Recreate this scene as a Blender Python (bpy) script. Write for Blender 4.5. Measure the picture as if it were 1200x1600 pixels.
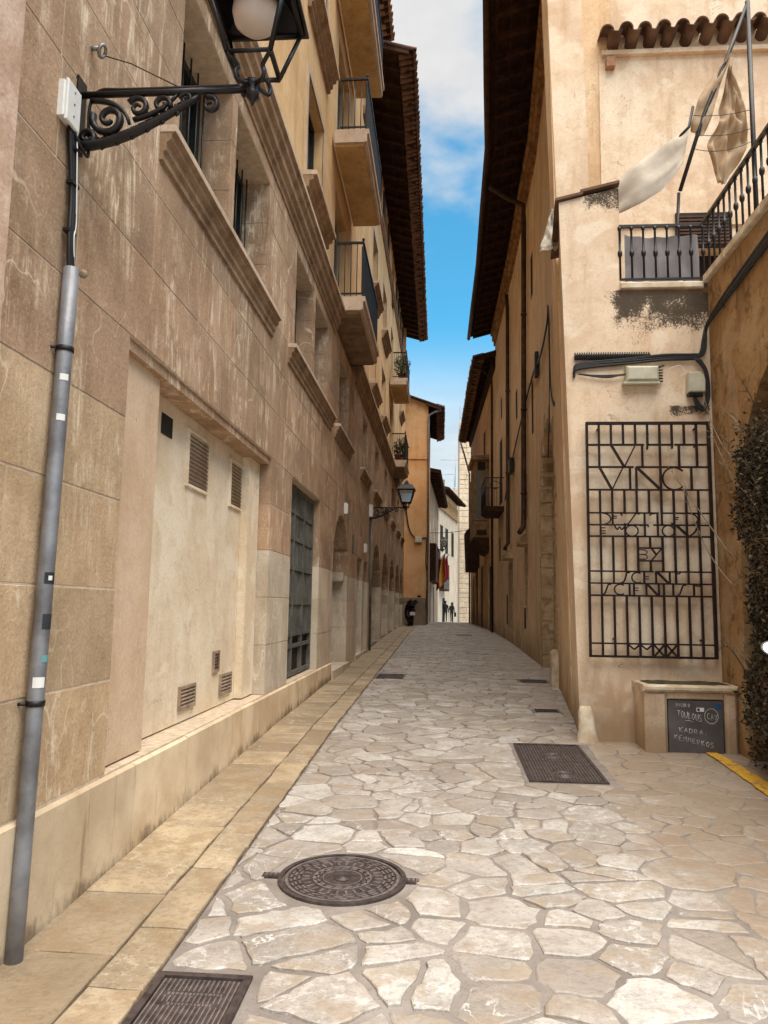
import bpy, bmesh, math, random
from mathutils import Vector, Matrix, noise
rad = math.radians
random.seed(11)
for o in list(bpy.data.objects): bpy.data.objects.remove(o)
SC = bpy.context.scene
COL = SC.collection

# ------------------------------------------------------------------ camera
cd = bpy.data.cameras.new('camera'); cam = bpy.data.objects.new('camera', cd); COL.objects.link(cam)
cd.sensor_fit = 'HORIZONTAL'; cd.sensor_width = 36.0; cd.lens = 36.0; cd.clip_start = 0.05; cd.clip_end = 2000
def cam_matrix(yaw, pitch, roll):
    f = Vector((-math.sin(yaw)*math.cos(pitch), math.cos(yaw)*math.cos(pitch), math.sin(pitch)))
    r = Vector((math.cos(yaw), math.sin(yaw), 0)); u = r.cross(f)
    c, s = math.cos(roll), math.sin(roll)
    R, U = c*r+s*u, c*u-s*r
    return Matrix(((R.x, U.x, -f.x, 0), (R.y, U.y, -f.y, 0), (R.z, U.z, -f.z, 1.5), (0, 0, 0, 1)))
cam.matrix_world = cam_matrix(0.07613, 0.12159, 0.015)
SC.camera = cam
# ------------------------------------------------------------------ light
SUN_TRAVEL = Vector((-0.10, 0.30, -0.95)).normalized()
sd = bpy.data.lights.new('sun', 'SUN'); sd.energy = 1.5; sd.angle = rad(72); sd.color = (1.0, 0.89, 0.765)
sun = bpy.data.objects.new('sun', sd); COL.objects.link(sun)
sun.rotation_euler = SUN_TRAVEL.to_track_quat('-Z', 'Y').to_euler()
W = bpy.data.worlds.new('World'); SC.world = W; W.use_nodes = True
SKY_STRENGTH = 0.05
SC.view_settings.view_transform = 'Standard'; SC.view_settings.look = 'None'
SC.view_settings.gamma = 1.0; SC.view_settings.exposure = 2.46
SC.view_settings.use_curve_mapping = False
SC.render.resolution_x = 768; SC.render.resolution_y = 1024

class N:
    """small node helper"""
    def __init__(s, tree): s.t = tree; s.n = tree.nodes; s.l = tree.links
    def add(s, typ, ins=None, **kw):
        n = s.n.new(typ)
        for k, v in kw.items(): setattr(n, k, v)
        for k, v in (ins or {}).items(): s.set(n, k, v)
        return n
    def set(s, n, k, v):
        i = n.inputs[k]
        if isinstance(v, bpy.types.NodeSocket): s.l.new(v, i)
        elif isinstance(v, bpy.types.Node): s.l.new(v.outputs[0], i)
        else:
            if i.type == 'RGBA' and len(v) == 3: v = (*v, 1)
            i.default_value = v
    def math(s, op, a, b=0.0, c=0.0, clamp=False):
        n = s.add('ShaderNodeMath', {0: a, 1: b, 2: c}, operation=op); n.use_clamp = clamp; return n.outputs[0]
    def mix(s, f, a, b, blend='MIX'):
        n = s.add('ShaderNodeMix', data_type='RGBA', blend_type=blend)
        s.set(n, 0, f); s.set(n, 6, a); s.set(n, 7, b); return n.outputs[2]
    def noise(s, v, scale, detail=4, rough=.55, dist=0.0, dim='3D'):
        n = s.add('ShaderNodeTexNoise', {'Scale': scale, 'Detail': detail, 'Roughness': rough, 'Distortion': dist}, noise_dimensions=dim)
        if v is not None: s.set(n, 'Vector', v)
        return n.outputs['Fac']
    def ramp(s, f, a, b, interp='EASE'):
        n = s.add('ShaderNodeMapRange', {'Value': f, 'From Min': a, 'From Max': b}); n.clamp = True
        n.interpolation_type = 'SMOOTHSTEP' if interp == 'EASE' else 'LINEAR'; return n.outputs[0]
    def scale(s, v, x, y, z):
        n = s.add('ShaderNodeVectorMath', {0: v, 1: (x, y, z)}, operation='MULTIPLY'); return n.outputs[0]
    def pos(s): return s.add('ShaderNodeNewGeometry').outputs['Position']
    def sep(s, v): return s.add('ShaderNodeSeparateXYZ', {0: v}).outputs

# sky: Nishita blue with broken warm-white cloud over much of it
k = N(W.node_tree); k.n.clear()
sky = k.add('ShaderNodeTexSky', sky_type='NISHITA'); sky.sun_disc = False
sky.sun_elevation = math.asin(-SUN_TRAVEL.z); sky.sun_rotation = math.atan2(-SUN_TRAVEL.x, -SUN_TRAVEL.y)
sky.air_density = 1.0; sky.dust_density = 0.4; sky.ozone_density = 2.0
dirv = k.add('ShaderNodeTexCoord').outputs['Generated']
x_, y_, z_ = k.sep(dirv)
zz = k.math('ADD', k.math('MAXIMUM', z_, 0.0), 0.25)
pl = k.add('ShaderNodeCombineXYZ', {0: k.math('DIVIDE', x_, zz), 1: k.math('DIVIDE', y_, zz), 2: 0.0}).outputs[0]
pl = k.add('ShaderNodeMapping', {'Vector': pl, 'Location': (-2.78, -0.62, 4.46)}).outputs[0]
n1 = k.noise(pl, 1.15, 7, .52, .35)
cloud = k.ramp(n1, 0.51, 0.60)
hz = k.ramp(z_, 0.36, 0.19)
cover = k.math('MAXIMUM', k.math('MULTIPLY', cloud, .96), k.math('MULTIPLY', hz, 0.82))
shade = k.noise(pl, 3.4, 6, .6)
ccol = k.mix(k.ramp(shade, .3, .75), (2.75, 2.73, 2.72), (3.6, 3.5, 3.36))
blue = k.mix(1.0, sky.outputs[0], (0.29, 0.80, 0.82), 'MULTIPLY')
col = k.mix(cover, blue, ccol)
bg = k.add('ShaderNodeBackground', {'Color': col, 'Strength': SKY_STRENGTH})
k.l.new(bg.outputs[0], k.add('ShaderNodeOutputWorld').inputs[0])

# ------------------------------------------------------------------ materials
MATS = {}
def material(name, rough=.8, metal=0.0, spec=.3):
    m = bpy.data.materials.new(name); m.use_nodes = True
    k = N(m.node_tree); k.n.clear()
    b = k.add('ShaderNodeBsdfPrincipled', {'Roughness': rough, 'Metallic': metal, 'Specular IOR Level': spec})
    k.l.new(b.outputs[0], k.add('ShaderNodeOutputMaterial').inputs[0])
    MATS[name] = m; return m, k, b
def bump(k, b, h, strength=.4, dist=.01, prev=None):
    n = k.add('ShaderNodeBump', {'Strength': strength, 'Distance': dist, 'Height': h})
    k.set(b, 'Normal', n.outputs[0]); return n
def plain(name, c, rough=.7, metal=0.0, var=.15, scale=8, spec=.3, bs=0.0, c2=None):
    m, k, b = material(name, rough, metal, spec)
    p = k.pos(); f = k.noise(p, scale, 5, .6)
    d = c2 or tuple(v*(1-var*2) for v in c)
    k.set(b, 'Base Color', k.mix(k.ramp(f, .3, .7), d, c))
    if bs: bump(k, b, k.noise(p, scale*9, 4, .6), bs, .004)
    return m
def island(k): return k.math('FRACT', k.math('ADD', k.add('ShaderNodeNewGeometry').outputs['Random Per Island'], k.add('ShaderNodeObjectInfo').outputs['Random']))

def streaks(k, p, axis, fine=1.0):
    """thin pale vertical lime runs: warped ridge lines stretched in z"""
    sc = k.scale(p, 1.0, 1.0, .13)
    w = k.noise(sc, 3.0*fine, 4, .6, .35)
    ridge = k.math('ABSOLUTE', k.math('SUBTRACT', w, .5))
    line = k.math('MULTIPLY', k.math('ADD', k.math('MULTIPLY', k.ramp(ridge, .014, .0), .7), k.math('MULTIPLY', k.ramp(ridge, .06, .0), .3)), k.ramp(k.noise(p, 7, 4, .6), .36, .58))
    msk = k.ramp(k.noise(p, 1.1, 3, .5), .40, .54)
    return k.math('MULTIPLY', line, msk)

def ashlar(name, c1, c2, lime, dirt):
    m, k, b = material(name, .88, 0, .2)
    p = k.pos(); r = island(k); z = k.sep(p)[2]
    col = k.mix(k.ramp(k.noise(p, 1.6, 6, .65), .38, .62), c1, c2)
    tint = k.mix(r, (.84, .85, .86), (1.10, 1.07, 1.04)); col = k.mix(1.0, col, tint, 'MULTIPLY')
    col = k.mix(k.math('MULTIPLY', k.ramp(k.noise(k.scale(p, 1, 1, .35), 2.3, 6, .7), .48, .74), .62), col, dirt)
    col = k.mix(k.math('MULTIPLY', streaks(k, p, 0), .95), col, lime)
    col = k.mix(k.math('MULTIPLY', streaks(k, p, 0, 2.2), .5), col, lime)
    col = k.mix(k.math('MULTIPLY', k.ramp(k.noise(k.scale(p, 1, 1, .45), 3.1, 6, .7), .54, .68), .2), col, lime)
    sc2 = k.noise(k.scale(p, 1, 1, .6), 1.7, 3, .5, .8)
    col = k.mix(k.math('MULTIPLY', k.math('MULTIPLY', k.ramp(k.math('ABSOLUTE', k.math('SUBTRACT', sc2, .49)), .010, 0), k.ramp(k.noise(p, .8, 2), .46, .58)), .7), col, lime)
    g = k.noise(p, 55, 6, .75); col = k.mix(k.math('MULTIPLY', k.ramp(g, .50, .66), .42), col, tuple(v*.55 for v in c1)); col = k.mix(k.math('MULTIPLY', k.ramp(g, .46, .32), .35), col, lime)
    k.set(b, 'Base Color', col)
    h = k.math('ADD', k.math('MULTIPLY', g, .5), k.math('MULTIPLY', k.noise(p, 18, 4, .6), .8))
    bump(k, b, h, .9, .008); return m
ashlar('ashlar_brown', (.35, .228, .142), (.46, .31, .203), (.78, .63, .46), (.185, .108, .062))
ashlar('ashlar_pale', (.56, .46, .345), (.68, .585, .46), (.78, .70, .58), (.37, .27, .18))
ashlar('ashlar_tan', (.46, .325, .195), (.58, .42, .265), (.78, .64, .46), (.29, .185, .105))
plain('mortar_pale', (.68, .545, .40), .95, var=.15, scale=14, bs=.5)

m, k, b = material('plinth_stone', .88, 0, .2)
p = k.pos(); x, y, z = k.sep(p); r = island(k)
col = k.mix(k.ramp(k.noise(p, 2.0, 6, .6), .3, .7), (.58, .445, .295), (.80, .655, .475))
col = k.mix(1.0, col, k.mix(r, (.88, .87, .85), (1.06, 1.05, 1.02)), 'MULTIPLY')
drip = k.noise(k.scale(p, 1, 5.0, .5), 2.2, 5, .6)
col = k.mix(k.math('MULTIPLY', k.ramp(drip, .58, .72), .55), col, (.25, .165, .09))
hgt = k.math('SUBTRACT', z, k.math('MULTIPLY', k.math('SUBTRACT', y, 3.0), .037))
lowd = k.math('MULTIPLY', k.ramp(k.math('ADD', hgt, k.math('MULTIPLY', k.math('SUBTRACT', k.noise(k.scale(p, 1, 1, .55), 7, 6, .7), .5), -.42)), .11, -.03), .75)
col = k.mix(lowd, col, (.10, .065, .038))
g = k.noise(p, 80, 5, .7); k.set(b, 'Base Color', k.mix(k.math('MULTIPLY', k.ramp(g, .58, .75), .3), col, (.25, .17, .1)))
bump(k, b, k.math('ADD', k.math('MULTIPLY', g, .5), k.noise(p, 14, 4, .6)), .6, .006)

def plaster(name, c1, c2, stain, sc=1.2, streak=.5, fine=.4, lime=None, limef=0.0, bs=.45):
    m, k, b = material(name, .9, 0, .18)
    p = k.pos()
    col = k.mix(k.ramp(k.noise(p, sc, 6, .68), .38, .62), c1, c2)
    st = k.noise(k.scale(p, 2.6, 2.6, .35), 1.5, 6, .62)
    col = k.mix(k.math('MULTIPLY', k.ramp(st, .50, .67), streak), col, stain)
    bl = k.noise(p, 5.5, 6, .7); col = k.mix(k.math('MULTIPLY', k.ramp(bl, .52, .64), fine), col, stain)
    if lime: col = k.mix(k.math('MULTIPLY', k.ramp(k.noise(p, 2.1, 4, .5, .5), .52, .60), limef), col, lime)
    crk = k.ramp(k.math('ABSOLUTE', k.math('SUBTRACT', k.noise(p, 2.4, 3, .5, .9), .52)), .004, 0)
    col = k.mix(k.math('MULTIPLY', crk, k.math('MULTIPLY', k.ramp(k.noise(p, .9, 2), .5, .6), .5)), col, tuple(v*.45 for v in stain))
    gr = k.noise(p, 38, 5, .75); col = k.mix(k.math('MULTIPLY', k.ramp(gr, .50, .62), .28), col, stain)
    k.set(b, 'Base Color', col)
    h = k.math('ADD', k.math('MULTIPLY', k.noise(p, 45, 4, .6), .35), k.noise(p, 9, 4, .55))
    bump(k, b, h, bs, .008); return m, k, b, col
plaster('plaster_ochre', (.64, .41, .20), (.76, .525, .285), (.44, .27, .12), 1.0, .35, .2)
plaster('plaster_pink', (.52, .35, .25), (.66, .49, .38), (.40, .24, .17), 5, .3, .4, bs=1.0)
plaster('plaster_niche', (.74, .605, .43), (.85, .74, .57), (.50, .36, .24), 1.3, .25, .25, (.84, .74, .58), .8, bs=.7)
plaster('plaster_tan', (.60, .43, .285), (.68, .51, .36), (.44, .31, .20), 1.6, .3, .2, bs=.6)
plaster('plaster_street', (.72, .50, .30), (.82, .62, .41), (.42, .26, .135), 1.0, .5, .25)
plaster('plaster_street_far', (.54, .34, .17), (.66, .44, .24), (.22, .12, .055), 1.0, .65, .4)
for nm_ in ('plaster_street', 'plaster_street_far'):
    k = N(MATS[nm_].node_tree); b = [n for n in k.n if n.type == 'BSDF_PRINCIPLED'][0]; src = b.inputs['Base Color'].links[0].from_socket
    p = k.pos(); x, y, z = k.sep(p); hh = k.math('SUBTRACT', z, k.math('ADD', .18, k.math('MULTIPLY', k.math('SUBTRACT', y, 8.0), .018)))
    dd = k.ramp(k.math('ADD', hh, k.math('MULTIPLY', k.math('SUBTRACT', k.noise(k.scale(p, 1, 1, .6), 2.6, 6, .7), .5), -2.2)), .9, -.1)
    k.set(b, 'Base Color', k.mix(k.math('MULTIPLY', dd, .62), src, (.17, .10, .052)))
plaster('plaster_terrace', (.29, .165, .07), (.40, .245, .115), (.11, .06, .028), 1.6, .65, .7, (.52, .38, .23), .35)
plaster('plaster_orange', (.68, .37, .16), (.78, .47, .24), (.44, .22, .09), .8, .3, .15)
plaster('plaster_white', (.60, .515, .40), (.72, .63, .51), (.40, .31, .21), .8, .35, .3)  # pale wall, its tone also carries the far sunlight as colour
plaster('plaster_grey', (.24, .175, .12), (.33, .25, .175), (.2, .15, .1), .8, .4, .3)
plaster('rough_stone', (.44, .31, .18), (.60, .45, .29), (.20, .125, .065), 4.0, .5, .6, bs=1.6)
plaster('tower_stone', (.62, .50, .36), (.76, .64, .49), (.40, .30, .20), 2.0, .3, .5, bs=1.2)
plaster('sill_stone', (.27, .175, .105), (.38, .26, .165), (.14, .085, .048), 3.0, .5, .4)  # mouldings toned down, their shade put into the colour
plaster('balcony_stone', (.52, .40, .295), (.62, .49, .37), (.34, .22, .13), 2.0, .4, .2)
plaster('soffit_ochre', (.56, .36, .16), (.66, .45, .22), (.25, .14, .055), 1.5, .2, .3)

# cream corner-house plaster with black mould patches below the terrace slab and under the coping
m, k, b, col = plaster('plaster_cream', (.66, .485, .335), (.80, .645, .48), (.50, .32, .19), .9, .45, .3, (.86, .76, .60), .5)
p = k.pos(); x, y, z = k.sep(p)
def boxmask(cx, cz, wx, wz):
    dx = k.math('DIVIDE', k.math('SUBTRACT', x, cx), wx); dz = k.math('DIVIDE', k.math('SUBTRACT', z, cz), wz)
    return k.ramp(k.math('SQRT', k.math('ADD', k.math('MULTIPLY', dx, dx), k.math('MULTIPLY', dz, dz))), 1.0, .35)
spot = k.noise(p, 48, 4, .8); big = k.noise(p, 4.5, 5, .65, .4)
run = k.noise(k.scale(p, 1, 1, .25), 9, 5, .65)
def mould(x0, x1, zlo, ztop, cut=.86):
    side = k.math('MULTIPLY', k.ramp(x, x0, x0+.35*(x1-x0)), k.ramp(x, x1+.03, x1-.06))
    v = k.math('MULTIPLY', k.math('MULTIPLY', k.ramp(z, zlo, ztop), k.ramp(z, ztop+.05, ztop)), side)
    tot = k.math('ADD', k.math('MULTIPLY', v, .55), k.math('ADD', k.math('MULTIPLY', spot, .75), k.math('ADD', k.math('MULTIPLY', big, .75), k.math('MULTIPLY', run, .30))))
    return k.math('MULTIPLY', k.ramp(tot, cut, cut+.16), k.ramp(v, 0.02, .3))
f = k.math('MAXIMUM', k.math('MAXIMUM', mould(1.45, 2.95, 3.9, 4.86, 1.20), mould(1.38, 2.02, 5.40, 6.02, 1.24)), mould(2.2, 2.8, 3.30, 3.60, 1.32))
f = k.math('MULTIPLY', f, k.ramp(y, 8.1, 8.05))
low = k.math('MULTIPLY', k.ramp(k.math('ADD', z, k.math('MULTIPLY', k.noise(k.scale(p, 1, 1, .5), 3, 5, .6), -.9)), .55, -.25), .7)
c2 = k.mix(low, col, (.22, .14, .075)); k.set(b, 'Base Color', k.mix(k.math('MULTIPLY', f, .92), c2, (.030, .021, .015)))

def paving(name, c1, c2, c3, vein, right_dirt):
    m, k, b = material(name, .62, 0, .5)
    p = k.pos(); x, y, z = k.sep(p); r = island(k)
    n = k.add('ShaderNodeValToRGB'); k.set(n, 'Fac', r); e = n.color_ramp.elements
    e[0].position = 0; e[0].color = (*c1, 1); e[1].position = 1; e[1].color = (*c2, 1); q = e.new(.5); q.color = (*c3, 1)
    r2 = k.math('FRACT', k.math('MULTIPLY', r, 7.13)); off = k.add('ShaderNodeCombineXYZ', {0: k.math('MULTIPLY', r, 37.0), 1: k.math('MULTIPLY', r2, 53.0), 2: 0.0}).outputs[0]
    pp = k.add('ShaderNodeVectorMath', {0: p, 1: off}, operation='ADD').outputs[0]
    col = k.mix(k.math('MULTIPLY', k.ramp(k.noise(pp, 3.2, 6, .65), .35, .72), .6), n.outputs[0], tuple(v*.66 for v in c1))
    v1 = k.ramp(k.math('ABSOLUTE', k.math('SUBTRACT', k.noise(pp, 2.6, 4, .55, .9), .5)), .012, .0)
    v2 = k.ramp(k.math('ABSOLUTE', k.math('SUBTRACT', k.noise(pp, 5.5, 4, .6, 1.2), .52)), .016, .0)
    vm = k.math('MULTIPLY', k.math('MAXIMUM', v1, k.math('MULTIPLY', v2, .35)), k.ramp(k.noise(pp, 1.6, 2), .52, .66))
    col = k.mix(k.math('MULTIPLY', vm, .8), col, vein)
    wl = k.ramp(k.noise(pp, 11, 6, .75), .56, .70); col = k.mix(k.math('MULTIPLY', wl, k.math('MULTIPLY', k.ramp(r2, .3, .9), .65)), col, vein)
    grain = k.noise(pp, 28, 6, .8); col = k.mix(k.math('MULTIPLY', k.ramp(grain, .50, .60), .42), col, tuple(v*.55 for v in c1)); col = k.mix(k.math('MULTIPLY', k.ramp(k.noise(pp, 17, 6, .8), .52, .60), k.math('MULTIPLY', k.ramp(k.math('FRACT', k.math('MULTIPLY', r, 3.7)), .3, .9), .5)), col, vein)
    brn = k.ramp(k.noise(pp, 4.5, 5, .65), .50, .62); col = k.mix(k.math('MULTIPLY', brn, .6), col, (c3[0]*.72, c3[1]*.62, c3[2]*.5))
    pit = k.ramp(k.noise(pp, 30, 4, .7), .63, .72); col = k.mix(k.math('MULTIPLY', pit, .6), col, (.16, .11, .075))
    spots = k.add('ShaderNodeTexVoronoi', {'Vector': p, 'Scale': 2.2}); sp = k.ramp(spots.outputs['Distance'], .045, .02)
    col = k.mix(k.math('MULTIPLY', sp, .65), col, (.09, .07, .06))
    big = k.ramp(k.noise(p, 1.7, 6, .7), .45, .70); col = k.mix(k.math('MULTIPLY', big, .0 if right_dirt else .55), col, (.24, .165, .09))
    if right_dirt:
        lane = k.ramp(k.noise(p, .9, 6, .7), .42, .68); col = k.mix(k.math('MULTIPLY', lane, .42), col, (.26, .195, .14))
        d = k.math('ADD', k.math('ADD', k.ramp(x, .7, 2.0), k.math('MULTIPLY', k.ramp(y, 2.6, 5.0), .35)), k.math('MULTIPLY', k.math('SUBTRACT', k.noise(p, 1.8, 6, .65), .5), 1.6))
        d = k.math('MULTIPLY', k.ramp(d, .45, 1.15), k.ramp(y, 9.5, 7.5)); col = k.mix(k.math('MULTIPLY', d, .72), col, (.31, .225, .155))
    k.set(b, 'Base Color', col)
    k.set(b, 'Roughness', k.ramp(k.noise(p, 6, 4), .2, .9)); rr = k.add('ShaderNodeMapRange', {'Value': k.noise(p, 6, 4), 'To Min': .34, 'To Max': .66}); k.set(b, 'Roughness', rr.outputs[0])
    h = k.math('ADD', k.noise(pp, 9, 6, .65), k.math('MULTIPLY', k.noise(pp, 45, 4, .6), .35))
    bump(k, b, h, .85, .014); return m
paving('paving', (.345, .30, .26), (.60, .565, .52), (.47, .42, .368), (.74, .72, .685), True)
paving('sidewalk_slab', (.32, .24, .155), (.56, .435, .28), (.44, .345, .235), (.62, .53, .40), False)
m, k, b = material('mortar_bed', .9, 0, .2); p = k.pos()
col = k.mix(k.ramp(k.noise(p, 2.2, 6, .65), .3, .7), (.19, .162, .142), (.31, .27, .238))
k.set(b, 'Base Color', k.mix(k.math('MULTIPLY', k.ramp(k.noise(p, 40, 3, .7), .58, .7), .5), col, (.13, .1, .08))); bump(k, b, k.noise(p, 30, 5, .65), .6, .008)
plain('earth', (.22, .16, .11), .95, scale=.5)

plain('iron_black', (.016, .013, .013), .42, .3, .2, 20, .5, bs=.15)
plain('iron_sign', (.030, .014, .012), .6, .2, .3, 14, .3, bs=.3)
plain('iron_cast', (.115, .088, .082), .55, .45, .25, 18, .4, bs=.5, c2=(.05, .036, .033))
plain('iron_worn', (.27, .22, .205), .5, .4, .25, 18, .4, bs=.3)
plain('steel_conduit', (.30, .305, .325), .5, .45, .3, 5, .5, bs=.35, c2=(.15, .145, .15))
plain('cable_black', (.012, .010, .010), .5, 0, .2, 20, .4)
plain('plastic_white', (.78, .77, .74), .4, 0, .05, 20, .5)
plain('plastic_beige', (.56, .55, .43), .5, 0, .1, 10, .4)
plain('wood_dark', (.050, .024, .014), .85, 0, .3, 6, .15, bs=.4, c2=(.022, .010, .006))
plain('wood_rafter', (.075, .036, .020), .85, 0, .3, 6, .15, bs=.4, c2=(.030, .014, .008))
plain('wood_fascia', (.42, .22, .085), .85, 0, .3, 5, .2, bs=.6, c2=(.16, .075, .028))
plain('wood_bay', (.30, .195, .10), .75, 0, .25, 4, .2, c2=(.17, .10, .048))
plain('wood_door', (.045, .022, .013), .7, 0, .3, 5, .25)
plain('tile_clay', (.42, .235, .14), .9, 0, .35, 4, .15, bs=.6, c2=(.19, .105, .062))
plain('tile_dark', (.21, .125, .082), .9, 0, .35, 3, .15, bs=.6, c2=(.09, .05, .034))
plain('frame_green', (.020, .024, .019), .5, 0, .2, 10, .4)
plain('shutter_green', (.030, .035, .032), .55, 0, .2, 10, .3)
plain('shutter_pale', (.42, .40, .36), .6, 0, .15, 8, .3)
plain('louvre_tan', (.40, .30, .22), .7, 0, .2, 8, .2)
plain('louvre_brown', (.155, .090, .058), .7, 0, .2, 8, .2)
plain('metal_door', (.17, .168, .145), .65, .1, .3, 5, .3, bs=.2, c2=(.085, .084, .073))
plain('cabinet_grey', (.135, .125, .128), .55, .2, .3, 4, .4, bs=.1, c2=(.085, .075, .078))
plain('moss', (.10, .085, .04), .95, 0, .4, 12, .1, bs=1.0, c2=(.05, .035, .02))
plain('chalk', (.72, .71, .70), .9, 0, .1, 30, .1)
plain('sticker_blue', (.03, .10, .25), .5); plain('sticker_dark', (.03, .035, .04), .5, var=.3); plain('sticker_teal', (.16, .40, .42), .5)
plain('curb_white', (.74, .66, .54), .8, 0, .2, 6, .2, bs=.6, c2=(.50, .38, .24))
plain('canvas', (.70, .56, .40), .9, 0, .15, 4, .1, c2=(.54, .41, .28)); plain('canvas_pale', (.80, .73, .63), .9, 0, .12, 4, .1)
for nm in ('canvas', 'canvas_pale'):
    k = N(MATS[nm].node_tree); pb_ = [n for n in k.n if n.type == 'BSDF_PRINCIPLED'][0]; src = pb_.inputs['Base Color'].links[0].from_socket
    tr_ = k.add('ShaderNodeBsdfTranslucent', {'Color': src}); mx_ = k.add('ShaderNodeMixShader', {0: .45, 1: pb_.outputs[0], 2: tr_.outputs[0]}); k.l.new(mx_.outputs[0], [n for n in k.n if n.type == 'OUTPUT_MATERIAL'][0].inputs[0])
plain('screen_grey', (.30, .27, .27), .9, 0, .15, 3, .1)
plain('interior_dark', (.03, .022, .018), .9)
plain('leaf', (.048, .038, .020), .65, 0, .4, 9, .25, c2=(.016, .011, .007)); plain('leaf_dry', (.20, .15, .09), .8, 0, .3, 9, .2)
plain('leaf_pot', (.13, .14, .05), .6, 0, .4, 9, .3, c2=(.05, .06, .02)); plain('twig', (.30, .235, .16), .9, 0, .2, 9, .2); plain('twig_dark', (.06, .045, .03), .9)
plain('terracotta', (.20, .08, .045), .8); plain('flag_red', (.24, .02, .02), .8); plain('flag_yellow', (.42, .20, .025), .8); plain('flag_violet', (.10, .04, .14), .8)
plain('scooter_black', (.012, .011, .012), .3, 0, .2, 9, .5); plain('rubber', (.015, .014, .014), .8); plain('cloth_black', (.012, .011, .012), .9); plain('skin', (.45, .27, .18), .6); plain('hair', (.02, .014, .01), .7)
plain('zinc', (.33, .31, .30), .45, .6, .2, 6, .4); plain('copper_pipe', (.085, .045, .028), .6, .3, .3, 5, .3)
m, k, b = material('yellow_paint', .75, 0, .25); p = k.pos()
wear = k.ramp(k.noise(p, 13, 6, .7), .50, .60); edge = k.noise(p, 4, 3)
k.set(b, 'Base Color', k.mix(k.math('MULTIPLY', wear, .85), (.70, .39, .035), (.26, .18, .11))); bump(k, b, k.noise(p, 40, 4), .5, .005)
m, k, b = material('glass_dark', .08, 0, .5); k.set(b, 'Base Color', (.012, .012, .013))
m, k, b = material('glass_grey', .12, 0, .5); k.set(b, 'Base Color', (.16, .16, .155))
m, k, b = material('globe_milk', .3, 0, .4); k.set(b, 'Base Color', (.66, .57, .50)); k.set(b, 'Subsurface Weight', .2)
m, k, b = material('mirror_face', .03, 1.0, .5); k.set(b, 'Base Color', (.92, .94, .95))
m, k, b = material('lamp_glass', .15, 0, .5); k.set(b, 'Base Color', (.8, .74, .66)); k.set(b, 'Transmission Weight', .75)

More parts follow.
